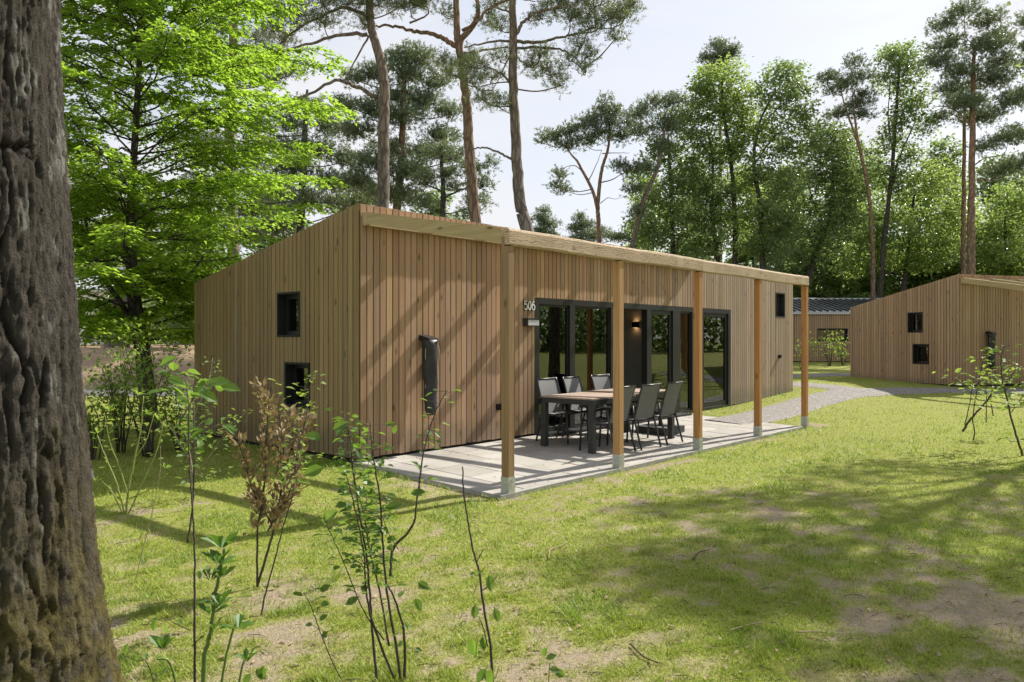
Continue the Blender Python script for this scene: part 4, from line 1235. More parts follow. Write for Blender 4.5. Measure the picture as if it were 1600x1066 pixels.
px_tree('oak_tree', 'tallest oak, crown against the sky above the far end of the cabin', 40.0,
  [([(1148, 420), (1149, 380), (1147, 320), (1142, 250), (1130, 170), (1128, 120)], .17, .05)],
  [(1130, 118, 34, 26), (1160, 150, 34, 28), (1135, 180, 34, 28), (1170, 200, 34, 26), (1148, 236, 34, 24), (1165, 290, 34, 26), (1145, 335, 34, 24), (1170, 376, 34, 22), (1100, 135, 20, 18)], M_oaklight, M_bark_grey, 'broad', branches=[([(1140, 245), (1160, 200), (1168, 160)], .05, .02, .5)], seed=22, group=GO, dens=.9)
px_tree('oak_tree', 'oak with long loose sprays reaching right against the sky', 39.0,
  [([(1192, 425), (1190, 370), (1188, 320), (1178, 260), (1185, 200), (1205, 150)], .16, .04)],
  [(1226, 116, 32, 18), (1250, 135, 22, 20), (1205, 150, 30, 22), (1238, 172, 30, 20), (1266, 196, 22, 16), (1268, 222, 16, 10), (1205, 210, 32, 24), (1232, 230, 28, 20), (1190, 262, 32, 24), (1222, 290, 34, 26), (1196, 330, 34, 24), (1226, 350, 32, 22), (1205, 388, 36, 22)], M_oakleaf, M_bark_grey, 'broad', branches=[([(1180, 255), (1210, 215), (1240, 195), (1262, 200)], .05, .015, .5), ([(1187, 200), (1215, 170), (1245, 160)], .04, .015, -.5)], seed=23, group=GO, dens=.85)
px_tree('pine_tree', 'pine whose tip pokes out above the tallest oak', 46.0,
  [([(1125, 430), (1125, 250), (1126, 80)], .18, .05)], [(1122, 74, 18, 9), (1142, 84, 16, 8), (1106, 92, 16, 9), (1128, 92, 22, 9), (1120, 110, 28, 10)], M_needle_far, M_bark_pine, seed=24, group=GO)
px_tree('oak_tree', 'rounded oak with a dark slanting trunk just right of the last pergola post', 42.0,
  [([(1262, 440), (1272, 405), (1285, 375), (1297, 335), (1302, 280), (1300, 240)], .17, .05)],
  [(1298, 210, 26, 12), (1284, 234, 32, 20), (1312, 250, 26, 22), (1258, 272, 28, 26), (1295, 278, 34, 24), (1326, 296, 26, 26), (1252, 322, 28, 26), (1296, 320, 34, 26), (1268, 362, 32, 26), (1315, 350, 30, 24), (1248, 396, 28, 22), (1290, 392, 30, 20), (1238, 360, 20, 24)], M_oakleaf, M_bark_grey, 'broad', branches=[([(1280, 385), (1305, 365), (1330, 345)], .05, .02, .4), ([(1290, 355), (1270, 320), (1258, 290)], .05, .02, -.4), ([(1276, 395), (1300, 390), (1325, 380)], .04, .015, -.3)], seed=25, group=GO)
px_tree('pine_tree', 'slender umbrella pine with a bent red trunk in the gap of sky on the right', 40.0,
  [([(1364, 440), (1364, 400), (1360, 330), (1352, 270), (1345, 240), (1337, 195), (1332, 150)], .12, .04), ([(1346, 243), (1334, 205), (1322, 172), (1316, 150)], .06, .03)],
  [(1330, 104, 18, 9), (1305, 122, 18, 9), (1346, 124, 22, 9), (1318, 138, 22, 8), (1352, 148, 18, 8), (1340, 164, 24, 5), (1288, 124, 9, 6), (1300, 146, 14, 6), (1312, 178, 24, 4), (1348, 180, 20, 4)], M_needle_far, M_bark_red, seed=26, group=GO, dens=.8)
px_tree('oak_tree', 'narrow upright oak between the umbrella pine and the big dark pine', 42.0,
  [([(1376, 440), (1382, 370), (1388, 320), (1395, 250), (1400, 180), (1404, 120), (1406, 80)], .15, .04)],
  [(1410, 76, 24, 13), (1388, 98, 24, 18), (1432, 98, 24, 20), (1404, 124, 32, 18), (1436, 146, 24, 22), (1410, 176, 26, 24), (1440, 198, 20, 22), (1392, 216, 24, 24), (1420, 238, 24, 20), (1378, 262, 20, 22), (1402, 280, 30, 24)], M_oakleaf, M_bark_grey, 'broad', branches=[([(1390, 300), (1410, 240), (1432, 190), (1440, 150)], .06, .02, .4), ([(1396, 240), (1385, 190), (1386, 130)], .04, .02, -.4)], seed=27, group=GO, dens=.8)
px_tree('oak_tree', 'lower light green oak in front of the dark trunks, above the cabin across the lawn', 43.0,
  [([(1412, 450), (1418, 400), (1424, 340), (1430, 300)], .14, .05)],
  [(1442, 286, 40, 30), (1402, 318, 40, 28), (1474, 336, 40, 30), (1424, 360, 44, 28), (1384, 356, 30, 26), (1350, 372, 30, 24), (1466, 382, 40, 24), (1400, 398, 40, 22), (1345, 412, 34, 18), (1440, 410, 40, 16)], M_oaklight, M_bark_grey, 'broad', seed=28, group=GO, dens=.85)
px_tree('pine_tree', 'big dark pine with a straight red-brown trunk and a dense high crown', 38.0,
  [([(1517, 450), (1517, 380), (1518, 300), (1520, 180), (1521, 120), (1523, 70)], .22, .07)],
  [(1500, 26, 28, 13), (1472, 42, 22, 12), (1542, 36, 28, 14), (1562, 62, 28, 14), (1492, 66, 34, 13), (1530, 84, 38, 13), (1572, 96, 28, 14), (1474, 98, 28, 11), (1502, 118, 36, 12), (1552, 128, 38, 14), (1576, 164, 28, 14), (1546, 180, 38, 13), (1502, 168, 30, 10), (1484, 140, 22, 9), (1570, 220, 30, 14), (1588, 262, 28, 14), (1560, 270, 26, 11), (1540, 230, 22, 9)], M_needle_far, M_bark_red, branches=[([(1522, 130), (1545, 110), (1575, 85), (1600, 60)], .06, .02, .5), ([(1519, 200), (1495, 178), (1470, 170), (1450, 172)], .05, .015, -.5), ([(1520, 120), (1500, 100), (1475, 105)], .05, .015, .5), ([(1518, 262), (1545, 245), (1580, 240)], .04, .015, .4)], seed=29, group=GO, dens=.9)
px_tree('pine_tree', 'thin red-brown pine trunk close beside the big dark pine', 41.0,
  [([(1505, 450), (1505, 380), (1506, 300), (1507, 190), (1508, 150)], .15, .06)], [(1490, 165, 22, 8), (1508, 140, 24, 9), (1472, 185, 18, 6), (1525, 160, 22, 9)], M_needle_far, M_bark_red, branches=[([(1507, 195), (1490, 176), (1462, 174)], .04, .012, .4)], seed=30, group=GO, dens=.8)
px_tree('oak_tree', 'bushy oak at the right edge, behind the rafters of the cabin across the lawn', 44.0,
  [([(1575, 455), (1572, 400), (1570, 340)], .14, .05)],
  [(1572, 318, 34, 26), (1600, 350, 34, 28), (1552, 352, 34, 26), (1580, 388, 40, 26), (1538, 392, 34, 22), (1612, 410, 40, 26), (1520, 366, 26, 22), (1560, 415, 40, 18), (1620, 300, 34, 30)], M_oaklight, M_bark_grey, 'broad', seed=31, group=GO, dens=.85)
px_tree('pine_tree', 'pine cut by the right picture edge, beside the big dark pine', 36.0,
  [([(1640, 455), (1640, 300), (1638, 100), (1636, 20)], .2, .06)], [(1606, 40, 24, 14), (1640, 10, 30, 14), (1600, 80, 14, 10), (1625, 100, 30, 14), (1650, 60, 30, 14), (1612, 150, 30, 14), (1640, 200, 34, 14), (1600, 210, 18, 10)], M_needle_far, M_bark_pine, seed=32, group=GO, dens=.9)

# trunks and crowns deeper in the wood, told apart only by where they stand
far_spots = [(1215, 52, .13, 1), (1240, 58, .14, 0), (1335, 50, .17, 1), (1352, 54, .15, 0), (1462, 52, .14, 1), (1490, 60, .15, 0), (1556, 56, .15, 1), (1170, 55, .15, 0), (1090, 56, .15, 1), (1020, 60, .14, 0), (1610, 58, .15, 1), (1700, 50, .16, 0),
             (960, 66, .14, 1), (760, 62, .14, 0), (690, 56, .15, 1), (560, 52, .15, 0), (440, 50, .16, 1), (300, 48, .16, 0), (220, 52, .16, 1), (130, 50, .16, 0), (40, 46, .16, 1), (-60, 50, .16, 0), (-180, 46, .16, 1), (1790, 46, .16, 1), (1880, 52, .15, 0)]
far_words = ['right of the last pergola post, half hidden by the rounded oak', 'above the ribbed metal roof, left part', 'behind the red umbrella pine', 'directly behind the narrow upright oak', 'left of the thin red-brown pine trunk', 'behind the lower light green oak', 'behind the bushy right edge oak', 'behind the oak with long loose sprays', 'behind the tall slim oak of the trio',
             'behind the leaning pine', 'at the right picture edge beyond the cabin', None, 'low on the horizon left of the leaning pine', 'low behind the grey straight pine trunk', 'behind the low spreading pine', 'behind the tall left pine, over the roof slope', 'behind the broad dark pine mass', 'behind the right half of the beech', 'straight behind the beech trunk', 'behind the left half of the beech', None, None, None, None, None]
for k, (u, Y, r, kd) in enumerate(far_spots):
    rg = R(300 + k)
    sc_ = 40 / Y
    top = V0 - FPX / Y * rg.uniform(7.5, 10.5)
    if 820 < u < 1010: top = V0 - FPX / Y * 5.2
    if 1000 < u < 1650: top = V0 - FPX / Y * rg.uniform(10.5, 13.0)
    pads = []
    for q in range(13):
        f = q / 12
        v = (V0 - 2.6 * FPX / Y) * (1 - f) + top * f
        pads.append((u + rg.uniform(-1, 1) * 62 * sc_ * (1.1 - .6 * f), v, 44 * sc_ * (1.15 - .45 * f), 26 * sc_))
    px_tree('woodland_tree', ('woodland tree ' + far_words[k]) if far_words[k] else 'woodland tree beyond the edges of the picture', Y, [([(u, V0), (u + rg.uniform(-8, 8), (V0 + top) / 2), (u + rg.uniform(-14, 14), top)], r, .05)], pads,
            M_oakleaf if kd else M_oaklight, M_bark_grey, 'broad', seed=300 + k, group='trees deep in the wood', dens=.44 if 0 <= u <= 1620 else .22, leaf=.27, twigs=2)

for k, (u, Y, w_) in enumerate([(1245, 49, 60), (1300, 47, 60), (1360, 48, 70), (1420, 50, 70), (1480, 48, 70), (1540, 49, 70), (1600, 48, 80), (1680, 47, 80)]):
    rg = R(880 + k)
    px_tree('understory_tree', 'low understory tree ' + ['behind the last pergola post', 'over the ribbed roof, left of the umbrella pine', 'over the right end of the ribbed roof', 'rising above the sloping roof edge of the cabin across the lawn', 'left of the two close red-brown trunks', 'right of the two close red-brown trunks', 'above the rafters at the right picture edge', 'outside the right picture edge'][k], Y, [([(u, V0), (u + 4, 470), (u, 420)], .1, .03)],
            [(u + rg.uniform(-.5, .5) * w_, v, w_ * .62, 22) for v in (492, 470, 448, 428, 408, 388)], M_oakleaf, M_bark_grey, 'broad', seed=880 + k, group='understory behind the right hand cabins', dens=.55, leaf=.24, twigs=2)

# the wood beyond, too dense to tell one tree from the next
rg = R(77)
fw = MB()
for az in np.linspace(-math.pi, math.pi, 520, endpoint=False):
    rr_ = rg.uniform(66, 82)
    x, Y = rr_ * math.sin(az), rr_ * math.cos(az) 
    u = U0 + FPX * math.tan(az) if Y > 5 else 0
    hh = rg.uniform(5.0, 9.0)
    if 820 < u < 1010: hh = rg.uniform(3.0, 6.0)
    n = 250 if Y > 20 else 80
    p = np.array([x, Y, gz(x, Y)]) + np.c_[rg.normal(size=(n, 2)) * 1.5, rg.rand(n) * hh]
    leaves(fw, p, rg.normal(size=(n, 3)) + np.array([0, 0, -.3]), rg.normal(size=(n, 3)) * .5 + np.array([0, -.4, 1]), rg.uniform(.45, .85, n), rg.uniform(.34, .56, n))
    if rg.rand() < .6: fw.tube([(x, Y, -.3), (x + rg.normal() * .3, Y, hh)], [.18, .08], 5)
tag(fw.build('woodland', M_oakleaf), kind='stuff')

# ------------------------------------------------------------------ the bright beech beside the cabin
def beech():
    rg = R(404)
    Y0 = 13.4
    pts = [(240, 690), (233, 645), (224, 560), (214, 500), (207, 440), (205, 380), (206, 300), (212, 200), (218, 90), (222, -40), (224, -160), (226, -270)]
    tr = np.array([P(u, v, Y0) for u, v in pts])
    tr[0, 2] = gz(tr[0, 0], Y0) - 0.1
    base = np.array([tr[0, 0], Y0, float(gz(tr[0, 0], Y0))])
    root = thing('beech_tree', base, 'bright green young beech beside the left end wall of the nearest cabin', 'tree')
    q = spline(tr, 5)
    tb = MB(); tb.tube(q - base, np.interp(np.linspace(0, 1, len(q)), [0, .06, .3, .6, 1], [.20, .150, .12, .06, .02]), 12)
    # two strong low limbs seen against the light
    for limb in ([(212, 520), (190, 475), (165, 440), (148, 400), (134, 345), (128, 300)], [(222, 510), (250, 478), (275, 452), (300, 425), (318, 400)]):
        lq = spline([P(u, v, Y0 - .1) for u, v in limb], 4); tb.tube(lq - base, np.linspace(.055, .018, len(lq)), 7)
    cb = MB()
    nb = 168
    for k in range(nb):
        f = (k + rg.rand()) / nb
        h = 1.5 + 9.6 * f ** 1.0
        i = np.argmin(np.abs(q[:, 2] - h)); s = q[i]
        az = k * 2.39996 + rg.uniform(-.3, .3)
        ln = (1.5 + 2.5 * math.sin(min(1, (f + .12) * 1.15) * math.pi) ** .8) * rg.uniform(.8, 1.12)
        # the side towards the cabin roof reaches furthest
        hd = np.array([math.cos(az), math.sin(az)])
        if hd[0] > 0.3: ln = min(ln * (1.12 if 2.8 < h < 6.8 else .9), 3.45 * rg.uniform(.85, 1.05))
        rise = rg.uniform(.28, .55) * (0.55 if h < 3.2 else 1)
        br = np.array([s + np.array([hd[0] * ln * t, hd[1] * ln * t, rise * ln * (t - .62 * t * t)]) for t in np.linspace(0, 1, 8)])
        br[1:] += rg.normal(size=(7, 3)) * .05
        keep = cut_cabin(br)
        if not keep.all():
            n0 = np.argmin(keep)
            if n0 < 3: continue
            br = br[:n0]
        tb.tube(br - base, np.linspace(.019 * (1.15 - f * .6), .004, len(br)), 5, cap=False)
        side = np.array([-hd[1], hd[0], 0])
        m = len(br)
        for t in np.arange(.18, 1.0, .050):
            fi = t * (m - 1); i0 = min(int(fi), m - 2); p0 = br[i0] + (br[i0 + 1] - br[i0]) * (fi - i0)
            for sg in (-1, 1):
                if rg.rand() < .12: continue
                tl = (0.36 + .72 * (1 - t)) * rg.uniform(.6, 1.15)
                dv = unit(np.array([hd[0], hd[1], .1]) * rg.uniform(.7, 1.0) + side * sg * rg.uniform(.5, 1.0))
                tw_ = np.array([p0 + dv * tl * x + np.array([0, 0, .05 * tl - .34 * tl * x * x]) for x in np.linspace(0, 1, 5)])
                ok = cut_cabin(tw_)
                if not ok[-1] or not ok[2]: continue
                tb.tube(tw_[::2] - base, [.006, .004, .002], 3, cap=False)
                nl = int(8 + tl * 38)
                x = rg.uniform(.05, 1.06, nl)
                lp = p0 + dv * (tl * x)[:, None] + np.array([0, 0, 1.0]) * (.05 * tl - .34 * tl * x * x)[:, None] + rg.normal(size=(nl, 3)) * np.array([.035, .035, .02])
                sd = np.cross(dv, [0, 0, 1.0]) * rg.choice([-1, 1], nl)[:, None]
                d = unit(dv * .75 + sd * .8 + np.array([0, 0, -.28]) + rg.normal(size=(nl, 3)) * .22)
                n = unit(np.array([0, 0, 1.0]) + rg.normal(size=(nl, 3)) * .33)
                l = rg.uniform(.070, .110, nl)
                leaves(cb, lp - base, d, n, l, l * .60)
    # low sprays that hide the trunk and hang over the bank
    for k in range(46):
        h = rg.uniform(1.5, 4.2); s = q[np.argmin(np.abs(q[:, 2] - h))]; az = rg.uniform(0, 6.283); ln = rg.uniform(1.0, 2.6)
        hd = np.array([math.cos(az), math.sin(az)])
        br = np.array([s + np.array([hd[0] * ln * t, hd[1] * ln * t, .22 * ln * (t - .8 * t * t)]) for t in np.linspace(0, 1, 6)])
        if not cut_cabin(br).all(): continue
        tb.tube(br - base, np.linspace(.010, .003, 6), 4, cap=False)
        nl = int(150 * ln)
        x = rg.uniform(.25, 1.05, nl); i0 = np.clip((x * 5).astype(int), 0, 4); p = br[i0] + (br[i0 + 1] - br[i0]) * (x * 5 - i0)[:, None]
        p = p + np.c_[rg.normal(size=(nl, 2)) * .26, -np.abs(rg.normal(size=nl)) * .06]
        l = rg.uniform(.07, .105, nl)
        leaves(cb, p - base, np.c_[rg.normal(size=(nl, 2)), -.35 * np.ones(nl)], np.array([0, 0, 1.0]) + rg.normal(size=(nl, 3)) * .35, l, l * .6)
    tb.build('trunk', M_bark_grey, root, True)
    cb.build('crown', M_beechleaf, root)
beech()

# ------------------------------------------------------------------ the old trunk in front, at the left edge
def old_trunk():
    Yc = 2.05
    root = thing('oak_tree', (-1.50, Yc, float(gz(-1.5, Yc))), 'old oak trunk with furrowed mossy bark close at the left edge', 'tree')
    g0 = float(gz(-1.5, Yc))
    nz, na = 370, 370
    Z = np.concatenate([np.linspace(-0.15, 2.9, nz - 20), np.linspace(3.0, 5.5, 20)])
    # outline of the right hand side, read at its distance
    zz = np.array([-.2, .0, .25, .5, .8, 1.1, 1.5, 1.9, 2.4, 3.5, 5.5])
    rr = np.array([.74, .63, .53, .445, .39, .348, .318, .293, .268, .25, .23])
    Rz = np.interp(Z, zz, rr)
    A = np.linspace(0, 2 * np.pi, na, endpoint=False)
    AA, ZZ = np.meshgrid(A, Z)
    # furrows: zero lines of warped noise stretched along the trunk; the seam falls on the far side
    S_ = AA * .36
    wp = .8 * (fbm(S_ * 9 + 1, ZZ * 4.5, 3) - .5)
    def furrow(fs, fz, ph, edge):
        v = np.abs(2 * vnoise(S_ * fs + 3 * wp + ph, ZZ * fz + ph * .7 + 2 * wp) - 1)
        return smooth(0, edge, v)
    f1 = furrow(23, 1.5, 3.0, .22); f2_ = furrow(46, 3.4, 19.0, .26); f3 = furrow(9, 9.0, 41.0, .06); f4 = furrow(95, 12, 7.0, .5)
    f2 = fbm(S_ * 120 + 40, ZZ * 22, 4)
    plate = np.clip(f1 * (.35 + .65 * f2_) * (.82 + .18 * f3) * (.8 + .2 * f4), 0, 1)
    moss = smooth(1.55, .55, ZZ + .6 * (fbm(AA * 4, ZZ * 2, 3) - .5))
    disp = .020 * (plate - .6) * (1 - .3 * moss) + .018 * (f2 - .5) + .009 * (fbm(S_ * 200, ZZ * 80, 2) - .5) + moss * .022 * (fbm(S_ * 110, ZZ * 90, 3) - .5)
    lump = .022 * (fbm(np.cos(AA) * 1.6 + 4, np.sin(AA) * 1.6 + ZZ * .9, 3) - .5)
    flare = smooth(.8, -.1, ZZ) * .10 * np.sin(AA * 5 + 1)
    Rr = Rz[:, None] + disp + lump + flare
    lean = .06 * (Z / 3)
    X = Rr * np.cos(AA + np.pi) - lean[:, None] * .3; Yy = Rr * np.sin(AA + np.pi)
    V = np.stack([X, Yy, ZZ], -1).reshape(-1, 3)
    lich = np.clip((fbm(S_ * 16 + 3, ZZ * 9, 4) - .57) * 9, 0, 1) * np.clip(f2 * 2.2 - .6, 0, 1) * plate * (1 - .6 * moss)
    T = np.stack([1 - plate, moss, lich], -1).reshape(-1, 3)
    i = np.arange(nz - 1)[:, None] * na; j = np.arange(na)[None]
    F = np.stack([i + j, i + (j + 1) % na, i + na + (j + 1) % na, i + na + j], -1).reshape(-1, 4)
    m, nt, out = mat_new('oak_bark'); x = N(nt)
    tc = x.n('TexCoord'); at = x.n('Attribute', attribute_name='tint')
    sep = x.n('SeparateColor'); x.l(at.outputs['Color'], sep.inputs[0])
    n1 = x.noise(x.mapped(tc.outputs['Object'], (70, 70, 20)), 1.0, 6, .75); n2 = x.noise(tc.outputs['Object'], 150, 4, .7); n3 = x.noise(tc.outputs['Object'], 5, 4, .6)
    c = x.mix(n1, (0.014, 0.012, 0.010), (0.115, 0.104, 0.088))
    c = x.mix(x.ramp(n3, [(.4, 0), (.7, .5)]), c, (0.065, 0.055, 0.042))
    c = x.mix(x.ramp(sep.outputs[0], [(.3, 0), (.85, .9)]), c, (0.022, 0.018, 0.014))
    c = x.mix(x.ramp(sep.outputs[2], [(.25, 0), (.9, .75)]), c, (0.26, 0.26, 0.235))
    ms = x.mix(n2, (0.05, 0.042, 0.012), (0.21, 0.18, 0.06))
    c = x.mix(x.n('Math', operation='MULTIPLY').outputs[0] if False else x.mix(1.0, x.mix(1.0, sep.outputs[1], x.ramp(n1, [(.25, .5), (.55, 1.0)]), 'MULTIPLY'), x.ramp(x.noise(tc.outputs['Object'], 13, 4, .7), [(.38, .15), (.58, 1.0)]), 'MULTIPLY'), c, ms)
    principled(x, out, c, .95, x.bump(x.mix(.4, n1, n2), 1.0, .02), 0, .1)
    MB().add(V, F, T).build('trunk', m, root, True)
    # fork and crown high above the picture
    rg = R(9); tb = MB(); cb = MB()
    for k in range(7):
        az = k * .9 + .3; ln = rg.uniform(2.2, 3.6)
        p = spline([(0, 0, 5.2), (math.cos(az) * ln * .4, math.sin(az) * ln * .4, 6.6), (math.cos(az) * ln, math.sin(az) * ln, 8.2 + rg.rand())], 5)
        tb.tube(p, np.linspace(.16, .03, len(p)), 7)
        for e in range(34):
            c = p[rg.randint(4, len(p))] + rg.normal(size=3) * np.array([.9, .9, .6])
            n = 12
            leaves(cb, c + rg.normal(size=(n, 3)) * .2, rg.normal(size=(n, 3)), rg.normal(size=(n, 3)) * .5 + np.array([0, 0, 1]), rg.uniform(.08, .13, n), rg.uniform(.05, .08, n))
    tb.build('limb', M_bark_grey, root, True); cb.build('crown', M_oakleaf, root)
old_trunk()

# ------------------------------------------------------------------ trees beyond the right edge that shade the lawn
def shade_tree(x, y, H, cr, label, seed, npad=26, lo=.52, r=.17):
    rg = R(seed); z = float(gz(x, y))
    root = thing('oak_tree', (x, y, z), label, 'tree', 0, 'trees shading the lawn')
    tb = MB(); cb = MB()
    q = spline([(0, 0, -.1), (rg.uniform(-.2, .2), rg.uniform(-.2, .2), H * .35), (rg.uniform(-.4, .4), rg.uniform(-.4, .4), H * .7), (rg.uniform(-.5, .5), rg.uniform(-.5, .5), H)], 6)
    tb.tube(q, np.interp(np.linspace(0, 1, len(q)), [0, .1, 1], [r * 1.3, r, .03]), 9)
    for k in range(npad):
        f = lo + (1 - lo) * (k + .5) / npad; az = k * 2.4; i = min(int(f * (len(q) - 1)), len(q) - 1)
        ln = cr * math.sin(min(1, (f - lo) / (1 - lo) * .85 + .22) * math.pi) * rg.uniform(.55, 1.05)
        c = q[i] + np.array([math.cos(az) * ln, math.sin(az) * ln, .25 * ln])
        br = spline([q[max(i - 2, 0)], (q[i] + c) / 2 - (0, 0, .1), c], 4); tb.tube(br, np.linspace(.05, .012, len(br)), 5)
        nc = 26
        o = in_ball(rg, nc, .5) * np.array([.8, .8, .45]) * cr / 2.6
        lp = ((c + o)[:, None] + rg.normal(size=(nc, 11, 3)) * .18).reshape(-1, 3)
        l = .13 * rg.uniform(.7, 1.3, len(lp))
        leaves(cb, lp, rg.normal(size=lp.shape) + np.array([0, 0, -.3]), rg.normal(size=lp.shape) * .5 + np.array([0, 0, 1]), l, l * .62)
    tb.build('trunk', M_bark_grey, root, True); cb.build('crown', M_oakleaf, root)
shade_tree(12.4, 15.0, 13.5, 2.1, 'oak just beyond the right picture edge, nearest the lawn, throwing dappled shade', 501)
shade_tree(13.2, 12.2, 14.5, 2.2, 'tall oak beyond the right picture edge, second from the lawn', 502)
shade_tree(10.9, 9.0, 13.0, 2.6, 'oak out of the picture on the right, beside the near lawn', 503, lo=.6)
shade_tree(14.5, 9.5, 16.0, 3.2, 'broad oak out of the picture, farthest right of the lawn', 505, lo=.45)
shade_tree(19.5, 14.0, 14.0, 3.0, 'oak out of the picture on the right, behind the shade trees', 506, lo=.3)
shade_tree(27, 16, 14.0, 3.2, 'oak out of the picture at the far right of the wood', 507, lo=.25)
shade_tree(20, 6, 14.0, 3.2, 'oak out of the picture at the near right of the wood', 508, lo=.25)

# ------------------------------------------------------------------ far left: cottage, old stump, garden seat, bushes on the bank
def far_left():
    p = P(138, 529, 40.0); z = float(gz(p[0], 40))
    root = thing('cottage', (p[0] - 1.2, 40, z), 'white weatherboarded cottage in the shade far left behind the sandy bank', 'cottage', rad(8))
    for k in range(17):
        MB().hexa(np.array([(-5, -.02, k*.16), (2.1, -.02, k*.16), (2.1, .1, k*.16), (-5, .1, k*.16), (-5, .0, k*.16+.158), (2.1, .0, k*.16+.158), (2.1, .1, k*.16+.158), (-5, .1, k*.16+.158)])).build('weatherboard', M_white, root)
    MB().box((-5, .101, 0), (2.1, 4, 2.6)).build('wall', M_white, root)
    MB().hexa(np.array([(-5.3, -.4, 2.72), (2.4, -.4, 2.72), (2.4, 4.3, 4.3), (-5.3, 4.3, 4.3), (-5.3, -.4, 2.85), (2.4, -.4, 2.85), (2.4, 4.3, 4.43), (-5.3, 4.3, 4.43)])).build('roof', M_roof, root)
    ch = thing('garden_bench', P(150, 529, 36.0) * np.array([1, 1, 0]) + np.array([0, 0, float(gz(P(150, 529, 36)[0], 36))]), 'dark garden bench before the white cottage', 'bench', rad(20))
    MB().box((-.5, -.25, .40), (.5, .25, .45)).build('seat', M_alu, ch); MB().box((-.5, .2505, .46), (.5, .29, .95)).build('backrest', M_alu, ch)
    for sx in (-.45, .45):
        for sy in (-.2, .2): MB().tube([(sx, sy, 0), (sx, sy, .40)], .025, 6).build('leg', M_alu, ch)
    pz = P(182, 529, 31.0); z = float(gz(pz[0], 31))
    st = thing('tree_stump', (pz[0], 31, z), 'broad grey tree stump on the sandy bank behind the beech', 'stump')
    mb = MB(); q = np.array([(0, 0, -.2), (.02, 0, .1), (.05, 0, .7), (.10, 0, 1.5), (.12, 0, 2.1)]); mb.tube(spline(q, 4), np.interp(np.linspace(0, 1, 17), [0, .2, 1], [.62, .48, .36]), 14)
    mb.build('trunk', M_bark_pine, st, True)
far_left()

def bush(name, label, x, y, rx, rz, mat, seed, n=700, leaf=.09, stems=8, group=None, z0=None, stemmat=None, cat='bush'):
    rg = R(seed); z = float(gz(x, y))
    root = thing(name, (x, y, z), label, cat, 0, group)
    tb = MB(); cb = MB()
    for k in range(stems):
        az = rg.uniform(0, 6.28); e = np.array([math.cos(az) * rx * rg.uniform(.2, .9), math.sin(az) * rx * rg.uniform(.2, .9), rz * rg.uniform(1.1, 2.0)])
        q = spline([(math.cos(az) * .05, math.sin(az) * .05, -.05), e * np.array([.35, .35, .5]) + rg.normal(size=3) * .05, e], 4)
        tb.tube(q, np.linspace(.012, .003, len(q)), 5)
        m = n // stems
        t = rg.uniform(.25, 1.03, m) ** .8
        fi = np.clip(t * (len(q) - 1), 0, len(q) - 1.001); i0 = fi.astype(int)
        p = q[i0] + (q[i0 + 1] - q[i0]) * (fi - i0)[:, None] + rg.normal(size=(m, 3)) * np.array([.22 * rx, .22 * rx, .10 * rz])
        l = leaf * rg.uniform(.6, 1.2, m)
        leaves(cb, p, rg.normal(size=(m, 3)) + np.array([0, 0, -.1]), rg.normal(size=(m, 3)) * .45 + np.array([0, 0, 1]), l, l * .6)
    tb.build('stem', stemmat or M_twig, root, True); cb.build('foliage', mat, root)
    return root
for k, (u, Y, rx, rz, lab) in enumerate([(262, 31.5, 1.3, .9, 'dark green bush on the bank to the right of the beech trunk'), (292, 30.5, 1.2, .7, 'dark bush on the bank close to the cabin corner'), (160, 37.0, 1.2, 1.1, 'dark bush between the white cottage and the grey stump'), (215, 34, 1.4, 1.2, 'dark bush behind the beech trunk on the bank')]):
    p = P(u, 529, Y); bush('bush', lab, p[0], Y, rx * 1.25, rz * 1.25, M_oakleaf, 600 + k, 1500, .16, group='bushes on the sandy bank')

# ------------------------------------------------------------------ saplings
leaf_mesh = {}
def leaf_me(shape, mat, ln):
    key = (id(shape), mat.name, ln)
    if key not in leaf_mesh:
        mb = MB(); leaves(mb, np.zeros((1, 3)), np.array([[1.0, 0, 0]]), np.array([[0, 0, 1.0]]), ln, ln * {id(OVATE): .62, id(LANCE): .46, id(KITE): .58}[id(shape)], shape)
        me = mb.mesh('leaf'); me.materials.append(mat); leaf_mesh[key] = me
    return leaf_mesh[key]

def set_basis(o, p, d, n):
    import mathutils
    d = unit(d); s = unit(np.cross(d, n)); q = np.cross(s, d)
    M = mathutils.Matrix(((d[0], -s[0], q[0], p[0]), (d[1], -s[1], q[1], p[1]), (d[2], -s[2], q[2], p[2]), (0, 0, 0, 1)))
    o.matrix_local = M

